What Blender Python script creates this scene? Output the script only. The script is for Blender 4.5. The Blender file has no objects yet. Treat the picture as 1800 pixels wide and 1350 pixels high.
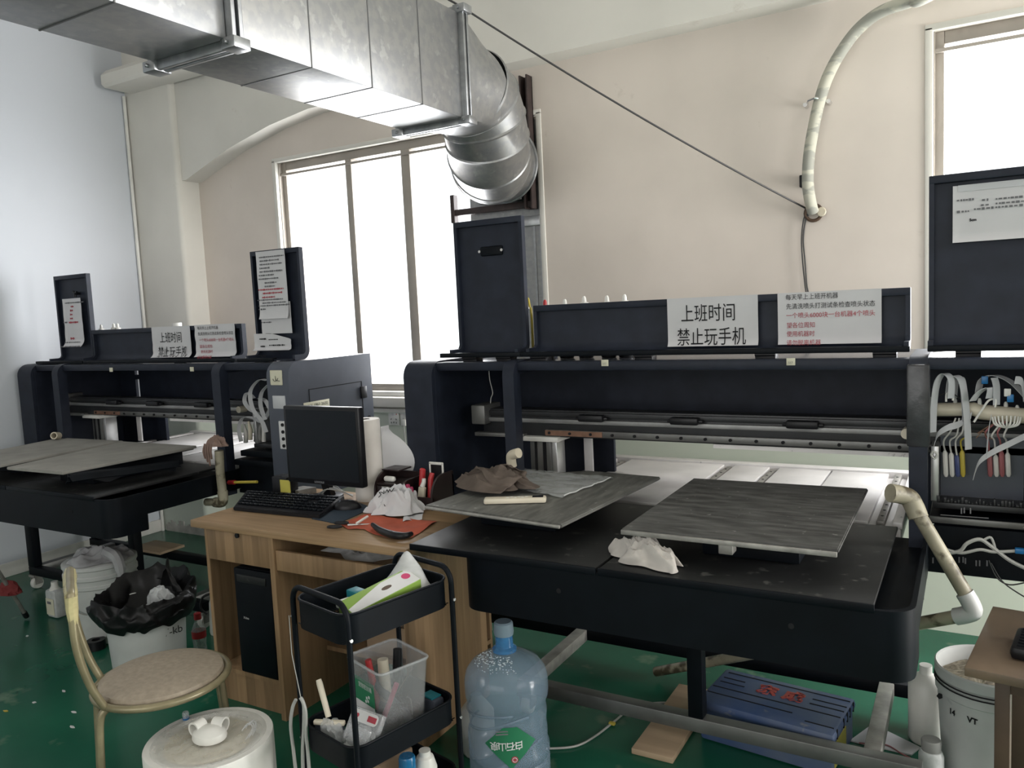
import bpy, bmesh, math, random
from mathutils import Vector, Matrix, noise
PI = math.pi
SC = bpy.context.scene
COL = SC.collection

# ------------------------------------------------------------------ camera
FPX, YAW, PITCH, ROLL = 1400.6, -0.52583, 0.09454, -0.0476
CAM = Vector((0, 0, 1.55))
_fw = Vector((math.sin(YAW)*math.cos(PITCH), math.cos(YAW)*math.cos(PITCH), -math.sin(PITCH)))
_r0 = Vector((math.cos(YAW), -math.sin(YAW), 0)); _u0 = _r0.cross(_fw)
_rt = _r0*math.cos(ROLL) + _u0*math.sin(ROLL); _up = -_r0*math.sin(ROLL) + _u0*math.cos(ROLL)
cam = bpy.data.cameras.new('camera'); cam.sensor_width = 36; cam.lens = FPX/1800*36; cam.clip_start = .02
camo = bpy.data.objects.new('camera', cam); COL.objects.link(camo)
camo.matrix_world = Matrix(((_rt.x, _up.x, -_fw.x, CAM.x), (_rt.y, _up.y, -_fw.y, CAM.y), (_rt.z, _up.z, -_fw.z, CAM.z), (0, 0, 0, 1)))
SC.camera = camo

# ------------------------------------------------------------------ world, light, exposure
SC.view_settings.view_transform = 'Standard'; SC.view_settings.look = 'None'
SC.view_settings.gamma = 1; SC.view_settings.use_curve_mapping = False
SC.view_settings.exposure = -0.18
w = bpy.data.worlds.new('sky'); SC.world = w; w.use_nodes = True
w.node_tree.nodes['Background'].inputs[0].default_value = (.93, .97, 1, 1)
w.node_tree.nodes['Background'].inputs[1].default_value = 2.2
def area_lamp(name, loc, rot, sx, sy, power, col=(1, 1, 1)):
    l = bpy.data.lights.new(name, 'AREA'); l.shape = 'RECTANGLE'; l.size = sx; l.size_y = sy; l.energy = power; l.color = col
    o = bpy.data.objects.new(name, l); COL.objects.link(o); o.location = loc; o.rotation_euler = rot; return o
# daylight standing outside each back window; the other three lamps are added fill
area_lamp('daylight_back', (-3.065, 4.24, 1.83), (-PI/2, 0, 0), 2.05, 1.6, 150, (.97, .98, 1))
area_lamp('daylight_back', (.87, 4.24, 1.85), (-PI/2, 0, 0), 2.1, 1.64, 200, (.97, .98, 1))
area_lamp('fill_front', (-1.2, -2.95, 2.0), (PI/2, 0, 0), 4.2, 1.8, 45, (1, .96, .91))  # added fill lamp at a made-up opening behind the camera
area_lamp('fill_right_low', (3.45, 3.25, 1.08), (0, PI/2, 0), 2.1, 1.1, 260, (1, .98, .95))  # added lamp out of view, brightening the floor and low wall
area_lamp('fill_right', (3.6, .8, 2.0), (0, PI/2, 0), 1.7, 3.4, 45, (1, .96, .91))  # added fill lamp beyond an unseen, made-up side opening

# ------------------------------------------------------------------ pixel helpers: a pixel of the photo onto a real plane
def _ray(x, y): return _rt*((x-900)/FPX) - _up*((y-675)/FPX) + _fw
def az(x, y, z): d = _ray(x, y); return CAM + d*((z-CAM.z)/d.z)
def ay(x, y, Y): d = _ray(x, y); return CAM + d*(Y/d.y)
def ax(x, y, X): d = _ray(x, y); return CAM + d*(X/d.x)

# ------------------------------------------------------------------ materials
MATS = {}
def srgb(r, g, b):
    f = lambda c: (c/255/12.92 if c <= 10 else ((c/255+.055)/1.055)**2.4)
    return (f(r), f(g), f(b))
def mat(name, col, rough=.5, metal=0, spec=.5, n=(6, .12), bump=0, alpha=1, stretch=(1, 1, 1), col2=None, band=(.35, .7), trans=0, coat=0, n2=None, emit=None):
    """principled surface whose colour wanders between col and col2 with a noise; n = (scale, amount)"""
    if name in MATS: return MATS[name]
    m = bpy.data.materials.new(name); m.use_nodes = True; t = m.node_tree; N = t.nodes; L = t.links
    p = N['Principled BSDF']; MATS[name] = m
    p.inputs['Roughness'].default_value = rough; p.inputs['Metallic'].default_value = metal
    p.inputs['Specular IOR Level'].default_value = spec; p.inputs['Alpha'].default_value = alpha
    p.inputs['Transmission Weight'].default_value = trans; p.inputs['Coat Weight'].default_value = coat
    tc = N.new('ShaderNodeTexCoord'); mp = N.new('ShaderNodeMapping'); mp.inputs['Scale'].default_value = stretch
    L.new(tc.outputs['Object'], mp.inputs['Vector'])
    nz = N.new('ShaderNodeTexNoise'); nz.inputs['Scale'].default_value = n[0]; nz.inputs['Detail'].default_value = 6
    L.new(mp.outputs[0], nz.inputs['Vector'])
    rp = N.new('ShaderNodeValToRGB'); rp.color_ramp.elements[0].position = band[0]; rp.color_ramp.elements[1].position = band[1]
    a = n[1]; c2 = col2 or tuple(min(1, c*(1+a)) for c in col); c1 = col if col2 else tuple(c*(1-a) for c in col)
    rp.color_ramp.elements[0].color = (*c1, 1); rp.color_ramp.elements[1].color = (*c2, 1)
    L.new(nz.outputs['Fac'], rp.inputs[0]); out = rp.outputs[0]
    if n2:   # second layer: flecks (scale, threshold, colour)
        z2 = N.new('ShaderNodeTexNoise'); z2.inputs['Scale'].default_value = n2[0]; z2.inputs['Detail'].default_value = 4; L.new(tc.outputs['Object'], z2.inputs['Vector'])
        r2 = N.new('ShaderNodeValToRGB'); r2.color_ramp.elements[0].position = n2[1]; r2.color_ramp.elements[1].position = min(1, n2[1]+.08)
        L.new(z2.outputs['Fac'], r2.inputs[0]); mx = N.new('ShaderNodeMix'); mx.data_type = 'RGBA'
        L.new(r2.outputs[0], mx.inputs['Factor']); L.new(out, mx.inputs['A']); mx.inputs['B'].default_value = (*n2[2], 1); out = mx.outputs['Result']
    L.new(out, p.inputs['Base Color'])
    if bump:
        b = N.new('ShaderNodeBump'); b.inputs['Strength'].default_value = bump; b.inputs['Distance'].default_value = .01
        L.new(nz.outputs['Fac'], b.inputs['Height']); L.new(b.outputs[0], p.inputs['Normal'])
    return m
def clear(name, col, fac, rough=.08, var=.3):
    """thin clear plastic or glass: see-through mixed with gloss"""
    if name in MATS: return MATS[name]
    m = bpy.data.materials.new(name); m.use_nodes = True; t = m.node_tree; N = t.nodes; L = t.links; MATS[name] = m
    p = N['Principled BSDF']; p.inputs['Base Color'].default_value = (*col, 1); p.inputs['Roughness'].default_value = rough
    tr = N.new('ShaderNodeBsdfTransparent'); mx = N.new('ShaderNodeMixShader')
    nz = N.new('ShaderNodeTexNoise'); nz.inputs['Scale'].default_value = 5; mr = N.new('ShaderNodeMapRange')
    mr.inputs['To Min'].default_value = fac*(1-var); mr.inputs['To Max'].default_value = min(1, fac*(1+var)); L.new(nz.outputs['Fac'], mr.inputs['Value'])
    L.new(mr.outputs[0], mx.inputs['Fac']); L.new(tr.outputs[0], mx.inputs[1]); L.new(p.outputs[0], mx.inputs[2])
    L.new(mx.outputs[0], N['Material Output'].inputs['Surface']); return m
def band_wall(name, top, low, zc):
    """painted wall: upper colour, pale green dado below height zc (object z = world z)"""
    m = mat(name, top, .7, spec=.25, n=(1.6, .07), bump=.06); t = m.node_tree; N = t.nodes; L = t.links; p = N['Principled BSDF']
    old = p.inputs['Base Color'].links[0].from_socket
    tc = N.new('ShaderNodeTexCoord'); sx = N.new('ShaderNodeSeparateXYZ'); L.new(tc.outputs['Object'], sx.inputs[0])
    gt = N.new('ShaderNodeMath'); gt.operation = 'LESS_THAN'; L.new(sx.outputs['Z'], gt.inputs[0]); gt.inputs[1].default_value = zc
    mx = N.new('ShaderNodeMix'); mx.data_type = 'RGBA'; L.new(gt.outputs[0], mx.inputs['Factor']); L.new(old, mx.inputs['A']); mx.inputs['B'].default_value = (*low, 1)
    # grubby marks
    nz = N.new('ShaderNodeTexNoise'); nz.inputs['Scale'].default_value = 3.2; nz.inputs['Detail'].default_value = 9; nz.inputs['Roughness'].default_value = .7; L.new(tc.outputs['Object'], nz.inputs['Vector'])
    rp = N.new('ShaderNodeValToRGB'); rp.color_ramp.elements[0].position = .64; rp.color_ramp.elements[1].position = .78; rp.color_ramp.elements[1].color = (.5, .5, .5, 1); L.new(nz.outputs['Fac'], rp.inputs[0])
    m2 = N.new('ShaderNodeMix'); m2.data_type = 'RGBA'; L.new(rp.outputs[0], m2.inputs['Factor']); L.new(mx.outputs['Result'], m2.inputs['A']); m2.inputs['B'].default_value = (.36, .30, .25, 1)
    L.new(m2.outputs['Result'], p.inputs['Base Color']); return m

M_WALL = band_wall('back wall paint', (.67, .605, .545), (.62, .65, .56), .93)
M_LEFT = mat('glossy partition paint', (.62, .65, .70), .36, spec=.26, n=(1.2, .03))
M_CEIL = mat('ceiling paint', (.62, .60, .56), .8, n=(2, .08))
M_COLUMN = band_wall('column paint', (.68, .66, .61), (.62, .67, .60), .93)
M_FLOOR = mat('green epoxy floor', (.006, .072, .042), .25, spec=.35, n=(1.3, .1), col2=(.018, .135, .078), band=(.3, .75), n2=(5.5, .64, (.09, .17, .11)), bump=.02)
M_BLACK = mat('dark navy powder coat', (.015, .019, .031), .5, spec=.25, n=(14, .2))
M_BLACK2 = mat('black satin steel', (.003, .0045, .007), .5, spec=.14, n=(9, .25))
M_TRAY = mat('scuffed black sheet', (.014, .0145, .015), .48, spec=.35, n=(5, .2), n2=(22, .63, (.06, .06, .056)))
M_TOP = mat('glossy printer top', (.05, .055, .068), .22, spec=.5, n=(8, .1))
M_GREYSIDE = mat('grey printer side', (.062, .070, .092), .35, spec=.5, n=(8, .1))
M_PLATEN = mat('worn grey platen', (.085, .085, .078), .55, spec=.3, n=(5, .2), col2=(.17, .17, .155), stretch=(9, 1.6, 1), n2=(38, .66, (.30, .30, .28)))
M_PLATEN2 = mat('dark worn platen', (.05, .05, .048), .55, spec=.3, n=(5, .2), col2=(.12, .12, .115), stretch=(2, 8, 1), n2=(34, .67, (.24, .24, .23)))
M_PLATEN3 = mat('pale felt platen', (.30, .29, .265), .8, spec=.15, n=(7, .12))
M_RIM = mat('worn aluminium edge', (.30, .29, .27), .5, .35, n=(20, .25))
M_ALU = mat('brushed aluminium', (.62, .62, .62), .35, .8, n=(12, .1))
M_BED = mat('pale bed panel', (.74, .72, .71), .32, .0, .6, n=(5, .12), n2=(30, .7, (.35, .34, .33)))
M_RAIL = mat('grey rail', (.16, .16, .155), .4, .5, n=(8, .2))
M_RAILMID = mat('dull track', (.30, .30, .30), .5, .6, n=(9, .2))
M_RAILDARK = mat('dark rail', (.03, .031, .034), .4, .3, n=(8, .2))
M_COPPER = mat('oily copper strip', (.22, .12, .08), .45, .4, n=(20, .3))
M_GALV = mat('galvanised sheet', (.27, .275, .28), .38, .80, n=(30, .12), col2=(.31, .31, .305), band=(.42, .58), n2=(22, .60, (.36, .36, .355)))
M_GALVD = mat('galvanised flange', (.34, .35, .36), .35, .85, n=(18, .2))
M_SEAM = mat('dark seam', (.10, .10, .10), .6, .3)
M_RUST = mat('painted brown steel', (.035, .022, .02), .6, n=(20, .3))
M_FRAME = mat('aluminium window frame', (.36, .325, .285), .5, .2, n=(5, .08))
M_GLASS = clear('window glass', (.9, .93, .95), .06)
M_PLY = mat('raw board', (.44, .32, .21), .7, n=(5, .15), stretch=(.3, 3, 1))
M_TABLEW = mat('stained table board', (.085, .06, .042), .5, n=(5, .2), col2=(.19, .135, .09), stretch=(1, .5, 1))
M_PAPER = mat('white paper', (.58, .575, .59), .8, spec=.2, n=(4, .05))
M_INK = mat('black print', (.02, .02, .022), .8, spec=.1)
M_GREYINK = mat('grey print', (.16, .16, .17), .8, spec=.1)
M_RED = mat('red print', (.40, .07, .09), .8, spec=.1)
M_WHITEPL = mat('white plastic', (.72, .71, .67), .4, n=(7, .08))
M_GREYPL = mat('dirty white bucket', (.50, .51, .50), .45, n=(4, .14), n2=(7, .66, (.2, .2, .2)))
M_CREAM = mat('cream plastic', (.66, .60, .48), .45, n=(7, .1))
M_PVC = mat('stained pvc', (.30, .275, .20), .5, n=(9, .25), n2=(13, .53, (.075, .06, .035)))
M_PVCC = mat('clean cream pvc', (.60, .54, .42), .5, n=(9, .12))
M_BLKPL = mat('black plastic', (.008, .008, .010), .38, spec=.3, n=(9, .2))
M_SCREEN = mat('dark screen glass', (.004, .006, .010), .25, spec=.25, n=(3, .05))
M_BAG = mat('black bin bag', (.004, .004, .0045), .42, spec=.25, n=(12, .2), bump=.3)
M_CHAIR = mat('gold enamel tube', (.26, .225, .135), .35, .3, n=(12, .2))
M_SEAT = mat('taupe vinyl', (.30, .25, .19), .6, n=(60, .12), bump=.15)
M_RAGW = mat('off white cotton', (.50, .47, .44), .9, spec=.1, n=(14, .1), n2=(9, .72, (.35, .2, .16)))
M_RAGB = mat('brown cotton', (.115, .092, .078), .9, spec=.1, n=(14, .15))
M_RAGG = mat('grey rag', (.36, .36, .37), .9, spec=.1, n=(10, .15))
M_ORANGE = mat('orange cloth', (.45, .085, .04), .85, n=(10, .2))
M_REDPL = mat('red plastic', (.45, .03, .035), .4)
M_PINK = mat('pink plastic', (.55, .06, .16), .35)
M_ESPRESSO = mat('espresso wood', (.022, .012, .012), .35, n=(4, .2), stretch=(1, 1, .2))
M_YELLOW = mat('yellow card', (.45, .40, .07), .7)
M_BLUETOOL = mat('blue toolbox plastic', (.045, .085, .21), .5, n=(5, .15), col2=(.12, .15, .22), n2=(14, .66, (.25, .25, .25)))
M_TOOLRED = mat('red moulded lettering', (.42, .075, .06), .6)
M_TEAL = mat('teal plastic', (.01, .16, .20), .45)
M_BLUEPL = mat('blue plastic', (.01, .14, .36), .35)
M_GREENP = mat('green print', (.02, .17, .08), .5)
M_GREENL = mat('leaf green print', (.22, .36, .06), .5)
M_BOTTLE = clear('blue bottle plastic', (.24, .33, .42), .46, .15, .08)
M_BOTNECK = clear('blue bottle neck', (.06, .22, .48), .68, .15)
M_CLEAR = clear('clear plastic', (.62, .64, .66), .34, .15)
M_FILM = clear('plastic film', (.66, .68, .68), .46, .22)
M_MILKY = clear('milky film', (.75, .76, .76), .62, .3)
M_RIBBON = mat('grey ribbon cable', (.50, .51, .53), .45, n=(8, .06))
M_TUBE = mat('white tube', (.66, .65, .62), .4)
M_TYEL = mat('yellow ink tube', (.50, .40, .06), .4)
M_TRED = mat('red ink tube', (.35, .12, .13), .4)
M_TBLU = mat('blue ink tube', (.06, .08, .2), .4)
M_WIRE = mat('dark wire', (.02, .02, .02), .5)
M_GWIRE = mat('grey cord', (.42, .42, .40), .5)
M_TAPE = mat('cloth tape wrap', (.50, .49, .41), .75, n=(24, .1), col2=(.33, .33, .29), stretch=(.3, .3, 1), band=(.47, .53))
M_GTAPE = mat('black duct tape', (.035, .036, .04), .3, n=(18, .3), bump=.3)
M_STICK = mat('cream sticker', (.62, .60, .47), .7)
M_LABELW = mat('white label', (.62, .62, .62), .6)
M_CARTON = mat('brown card', (.33, .23, .15), .8, n=(6, .1))
M_SAWDUST = mat('sawdust', (.34, .30, .23), .95, n=(60, .4), bump=.8)
M_CHROME = mat('bright steel', (.7, .7, .7), .25, .95)
M_PLASTER = mat('broken plaster', (.52, .50, .47), .95, n=(14, .2), bump=.5)
M_TBROWN = mat('dark brown mdf', (.075, .045, .028), .5, n=(5, .25))

# ------------------------------------------------------------------ mesh builder
class B:
    def __init__(s): s.bm = bmesh.new()
    def _new(s, v0): return list(s.bm.verts)[v0:]
    def n(s): s.bm.verts.ensure_lookup_table(); return len(s.bm.verts)
    def box(s, x0, x1, y0, y1, z0, z1, bev=0, T=None, seg=2):
        k = s.n()
        vs = [s.bm.verts.new(c) for c in ((x0, y0, z0), (x1, y0, z0), (x1, y1, z0), (x0, y1, z0), (x0, y0, z1), (x1, y0, z1), (x1, y1, z1), (x0, y1, z1))]
        fs = [s.bm.faces.new([vs[i] for i in q]) for q in ((3, 2, 1, 0), (4, 5, 6, 7), (0, 1, 5, 4), (1, 2, 6, 5), (2, 3, 7, 6), (3, 0, 4, 7))]
        if bev: bmesh.ops.bevel(s.bm, geom=list({e for f in fs for e in f.edges}), offset=bev, segments=seg, affect='EDGES', profile=.5)
        if T is not None: s.move(T, k)
        return s
    def move(s, T, k=0):
        s.bm.verts.ensure_lookup_table(); bmesh.ops.transform(s.bm, matrix=T, verts=list(s.bm.verts)[k:]); return s
    def prism(s, pts, axis, a, b, T=None):
        """closed outline pts (2-D) pushed along an axis: 'x' pts=(y,z); 'y' pts=(x,z); 'z' pts=(x,y)"""
        k = s.n()
        f = {'x': lambda p, t: (t, p[0], p[1]), 'y': lambda p, t: (p[0], t, p[1]), 'z': lambda p, t: (p[0], p[1], t)}[axis]
        A = [s.bm.verts.new(f(p, a)) for p in pts]; Bq = [s.bm.verts.new(f(p, b)) for p in pts]; m = len(pts)
        s.bm.faces.new(A); s.bm.faces.new(list(reversed(Bq)))
        for i in range(m): s.bm.faces.new((A[i], Bq[i], Bq[(i+1) % m], A[(i+1) % m]))
        if T is not None: s.move(T, k)
        return s
    def tube(s, pts, r, n=8, caps=True, loop=False):
        pts = [Vector(p) for p in pts]; m = len(pts); rr = r if isinstance(r, (list, tuple)) else [r]*m; rings = []
        t0 = (pts[1]-pts[0]).normalized(); ref = Vector((0, 0, 1)) if abs(t0.z) < .9 else Vector((1, 0, 0)); u = t0.cross(ref).normalized()
        for i, p in enumerate(pts):
            if loop: t = (pts[(i+1) % m]-pts[i-1]).normalized()
            else: t = (pts[min(i+1, m-1)]-pts[max(i-1, 0)]).normalized()
            u = (u - t*u.dot(t)).normalized(); v = t.cross(u)
            rings.append([s.bm.verts.new(p+(u*math.cos(2*PI*j/n)+v*math.sin(2*PI*j/n))*rr[i]) for j in range(n)])
        for i in range(m if loop else m-1):
            a, b = rings[i], rings[(i+1) % m]
            for j in range(n): s.bm.faces.new((a[j], a[(j+1) % n], b[(j+1) % n], b[j]))
        if caps and not loop: s.bm.faces.new(list(reversed(rings[0]))); s.bm.faces.new(rings[-1])
        return s
    def lathe(s, prof, c=(0, 0, 0), n=32, T=None, ang=2*PI):
        """profile [(r, z)...] turned about z through c"""
        k = s.n(); rings = []
        for r, z in prof:
            if r < 1e-6: rings.append([s.bm.verts.new((c[0], c[1], c[2]+z))])
            else: rings.append([s.bm.verts.new((c[0]+r*math.cos(2*PI*j/n), c[1]+r*math.sin(2*PI*j/n), c[2]+z)) for j in range(n)])
        for a, b in zip(rings, rings[1:]):
            for j in range(n):
                q = [a[j % len(a)], a[(j+1) % len(a)], b[(j+1) % len(b)], b[j % len(b)]]
                q = list(dict.fromkeys(q))
                if len(q) > 2: s.bm.faces.new(q)
        if T is not None: s.move(T, k)
        return s
    def cyl(s, p0, p1, r, n=16): return s.tube([p0, p1], r, n)
    def sheet(s, nx, ny, fn, th=0):
        """grid of fn(u, v) points; th = thickness pushed along the normals"""
        g = [[s.bm.verts.new(fn(i/nx, j/ny)) for i in range(nx+1)] for j in range(ny+1)]
        fs = [s.bm.faces.new((g[j][i], g[j][i+1], g[j+1][i+1], g[j+1][i])) for j in range(ny) for i in range(nx)]
        if th: s.bm.normal_update(); bmesh.ops.solidify(s.bm, geom=fs, thickness=th)
        return s
    def ribbon(s, pts, wv, th=.0015):
        wv = Vector(wv); pts = [Vector(p) for p in pts]
        sm = smooth(pts, 6); m = len(sm)-1
        return s.sheet(1, m, lambda u, v: sm[round(v*m)] + wv*(u-.5), th)
    def ball(s, c, r, sub=3, sq=(1, 1, 1)):
        k = s.n(); bmesh.ops.create_icosphere(s.bm, subdivisions=sub, radius=1)
        return s.move(Matrix.Translation(c) @ Matrix.Diagonal((r*sq[0], r*sq[1], r*sq[2], 1)), k)
def smooth(pts, k=6):
    pts = [Vector(p) for p in pts]; out = []
    for i in range(len(pts)-1):
        p0, p1, p2, p3 = pts[max(i-1, 0)], pts[i], pts[i+1], pts[min(i+2, len(pts)-1)]
        for j in range(k):
            t = j/k; out.append(.5*((2*p1)+(p2-p0)*t+(2*p0-5*p1+4*p2-p3)*t*t+(3*p1-p0-3*p2+p3)*t**3))
    out.append(pts[-1]); return out
def arc(cx, cy, r, a0, a1, n=6): return [(cx+r*math.cos(a0+(a1-a0)*i/n), cy+r*math.sin(a0+(a1-a0)*i/n)) for i in range(n+1)]
def rrect(x0, x1, y0, y1, r, n=5):
    return arc(x1-r, y0+r, r, -PI/2, 0, n)+arc(x1-r, y1-r, r, 0, PI/2, n)+arc(x0+r, y1-r, r, PI/2, PI, n)+arc(x0+r, y0+r, r, PI, 1.5*PI, n)
def Tz(x, y, z, a=0, rx=0, ry=0): return Matrix.Translation((x, y, z)) @ Matrix.Rotation(a, 4, 'Z') @ Matrix.Rotation(ry, 4, 'Y') @ Matrix.Rotation(rx, 4, 'X')

LOCS = {}
def root_of(o):
    while o.parent: o = o.parent
    return o
def obj(name, b, m, parent=None, smooth_deg=38, label=None):
    """link a builder's mesh (built in world coordinates) as one object, under parent if given"""
    bm = b.bm
    if parent is not None:
        L = LOCS[root_of(parent).name]; bmesh.ops.translate(bm, vec=-L, verts=bm.verts)
    bmesh.ops.recalc_face_normals(bm, faces=bm.faces)
    for f in bm.faces: f.smooth = True
    lim = math.radians(smooth_deg)
    for e in bm.edges:
        if len(e.link_faces) == 2 and e.calc_face_angle(0) > lim: e.smooth = False
    me = bpy.data.meshes.new(name); bm.to_mesh(me); bm.free()
    o = bpy.data.objects.new(name, me); COL.objects.link(o); me.materials.append(m)
    if parent is not None: o.parent = parent
    if label: o['label'] = label
    return o
def thing(name, label, cat, loc, group=None):
    o = bpy.data.objects.new(name, None); COL.objects.link(o); o.location = loc; o.empty_display_size = .05
    o['label'] = label; o['category'] = cat
    if group: o['group'] = group
    LOCS[o.name] = Vector(loc); return o
def solo(name, b, m, label, cat, group=None, kind=None, sd=38):
    """a thing that is one mesh; its origin goes to the middle of its foot"""
    vs = [v.co for v in b.bm.verts]
    loc = Vector((sum(v.x for v in vs)/len(vs), sum(v.y for v in vs)/len(vs), min(v.z for v in vs)))
    bmesh.ops.translate(b.bm, vec=-loc, verts=b.bm.verts)
    o = obj(name, b, m, None, sd); o.location = loc; LOCS[o.name] = loc
    o['label'] = label; o['category'] = cat
    if group: o['group'] = group
    if kind: o['kind'] = kind
    return o
def struct(name, b, m, parent=None, sd=38):
    o = obj(name, b, m, parent, sd)
    if parent is None: o['kind'] = 'structure'; LOCS[o.name] = Vector((0, 0, 0))
    return o
def text_bm(body, height, T, fit=None, bold=0, depth=0, line=1.0):
    """lettering as mesh: glyphs of the given height, centred in x, top line first, placed by matrix T (text lies in T's xy plane)"""
    c = bpy.data.curves.new('lettering', 'FONT'); c.body = body; c.size = height*1.12; c.align_x = 'LEFT'; c.offset = bold; c.extrude = depth; c.space_line = line
    o = bpy.data.objects.new('lettering', c); COL.objects.link(o); dg = bpy.context.evaluated_depsgraph_get()
    me = bpy.data.meshes.new_from_object(o.evaluated_get(dg)); bpy.data.objects.remove(o); bpy.data.curves.remove(c)
    b = B(); b.bm.from_mesh(me); bpy.data.meshes.remove(me)
    if fit:
        xs = [v.co.x for v in b.bm.verts]; s = fit/(max(xs)-min(xs)); bmesh.ops.scale(b.bm, vec=(s, 1, 1), verts=b.bm.verts)
    b.move(T); return b
UPRIGHT = Matrix.Rotation(PI/2, 4, 'X')       # text plane stands up, facing -y
def rag(b, c, rx, ry, h, seed, ang=0, sub=5, folds=2.4):
    """crumpled cloth heap resting at height c.z"""
    k = b.n(); bmesh.ops.create_icosphere(b.bm, subdivisions=sub, radius=1); b.bm.verts.ensure_lookup_table(); S = Vector((seed*3.7, seed*1.3, seed*7.1))
    for v in list(b.bm.verts)[k:]:
        d = v.co.normalized(); w1 = d + .5*Vector((noise.noise(d*1.7+S), noise.noise(d*1.7-S), 0))
        a = 1-abs(noise.noise(w1*folds+S))*2; a2 = 1-abs(noise.noise(w1*folds*2.3-S))*2; lo = noise.noise(d*1.1+S*2)
        r = .78+.16*a+.07*a2+.30*lo
        z = d.z*r; z = z*h if z > 0 else z*.06*h
        v.co = Vector((d.x*r*rx, d.y*r*ry, z+.06*h))
    b.move(Matrix.Translation(c) @ Matrix.Rotation(ang, 4, 'Z'), k); return b

def crumple(b, c, rx, ry, h, seed, ang=0, n=64, fold=2.2, sq=.45):
    """cloth dropped in a heap: a sheet whose plan is warped and whose height follows creased noise"""
    S = Vector((seed*5.3, seed*2.9, seed*1.7)); k = b.n()
    cr = lambda p: (1-abs(noise.noise(p))*1.9)
    def fn(u, v):
        a, d = u*2-1, v*2-1
        x = a*math.sqrt(1-d*d/2); y = d*math.sqrt(1-a*a/2); r = math.hypot(x, y)      # square to disc
        p = Vector((x*1.3, y*1.3, 0)); wx = noise.noise(p*1.6+S); wy = noise.noise(p*1.6-S)
        lim = .82+.28*noise.noise(Vector((1.6*x/(r+.001), 1.6*y/(r+.001), seed)))
        X = (x*lim+sq*wx*.6)*rx; Y = (y*lim+sq*wy*.6)*ry
        q = Vector((x+.5*wx, y+.5*wy, 0))
        z = .55*cr(q*fold*.7+S)+.33*cr(q*fold*1.5-S)+.14*cr(q*fold*3.3+S*2)
        dome = max(0, 1-r**2.6)
        return Vector((X, Y, h*(.04+dome*(.30+.70*max(0, z)))))
    b.sheet(n, n, fn)
    b.move(Matrix.Translation(c) @ Matrix.Rotation(ang, 4, 'Z'), k); return b
def wood(name, ca, cb, axis, wd, rough=.5):
    """laminate of narrow planks, each with its own tone, and fine grain along them; axis = the coordinate the planks divide"""
    m = mat(name, ca, rough, spec=.3, n=(3, .2), col2=cb, stretch=(14, 14, 1) if axis == 'xy' else (1, 16, 14), band=(.2, .8)); t = m.node_tree; N = t.nodes; L = t.links; p = N['Principled BSDF']
    old = p.inputs['Base Color'].links[0].from_socket
    tc = N.new('ShaderNodeTexCoord'); sx = N.new('ShaderNodeSeparateXYZ'); L.new(tc.outputs['Object'], sx.inputs[0])
    ad = N.new('ShaderNodeMath'); ad.operation = 'ADD'
    L.new(sx.outputs['X' if axis == 'xy' else 'Y'], ad.inputs[0])
    if axis == 'xy': L.new(sx.outputs['Y'], ad.inputs[1])
    else: L.new(sx.outputs['Z'], ad.inputs[1])
    dv = N.new('ShaderNodeMath'); dv.operation = 'DIVIDE'; L.new(ad.outputs[0], dv.inputs[0]); dv.inputs[1].default_value = wd
    fl = N.new('ShaderNodeMath'); fl.operation = 'FLOOR'; L.new(dv.outputs[0], fl.inputs[0])
    wn = N.new('ShaderNodeTexWhiteNoise'); wn.noise_dimensions = '1D'; L.new(fl.outputs[0], wn.inputs['W'])
    mr = N.new('ShaderNodeMapRange'); mr.inputs['To Min'].default_value = .72; mr.inputs['To Max'].default_value = 1.22; L.new(wn.outputs['Value'], mr.inputs['Value'])
    mx = N.new('ShaderNodeMix'); mx.data_type = 'RGBA'; mx.blend_type = 'MULTIPLY'; mx.inputs['Factor'].default_value = 1; L.new(old, mx.inputs['A'])
    cb_ = N.new('ShaderNodeCombineColor')
    for k in range(3): L.new(mr.outputs[0], cb_.inputs[k])
    L.new(cb_.outputs[0], mx.inputs['B']); L.new(mx.outputs['Result'], p.inputs['Base Color']); return m
M_WOOD = wood('desk laminate', (.20, .125, .066), (.33, .215, .12), 'xy', .052)
M_WOODX = wood('desk top laminate', (.215, .135, .072), (.36, .24, .135), 'y', .06, .42)

# ================================================================== ROOM
YW, XL, ZC, XR, YF = 3.97, -5.32, 3.75, 3.3, -2.7
W1 = (-4.07, -2.06, 1.05, 2.60); W2 = (-.165, 1.9, 1.05, 2.645)
struct('floor', B().box(XL-.2, XR+.2, YF-.2, YW+.25, -.1, 0), M_FLOOR)
struct('ceiling', B().box(XL-.2, XR+.2, YF-.2, YW+.25, ZC, ZC+.1), M_CEIL)
def wall_holes(name, x0, x1, y0, y1, z0, z1, holes, m):
    b = B(); x = x0
    for hx0, hx1, hz0, hz1 in holes:
        b.box(x, hx0, y0, y1, z0, z1); b.box(hx0, hx1, y0, y1, z0, hz0); b.box(hx0, hx1, y0, y1, hz1, z1); x = hx1
    b.box(x, x1, y0, y1, z0, z1); return struct(name, b, m)
wall_holes('wall_back', XL-.2, XR+.2, YW, YW+.24, 0, ZC, (W1, W2), M_WALL)
struct('wall_left', B().box(XL-.1, XL, YF, 3.79, 0, ZC), M_LEFT)
wall_holes('wall_front', XL-.2, XR+.2, YF-.2, YF, 0, ZC, ((-3.3, .9, 1.1, 2.9),), M_WALL)  # opening made up to let the front fill lamp in
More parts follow.
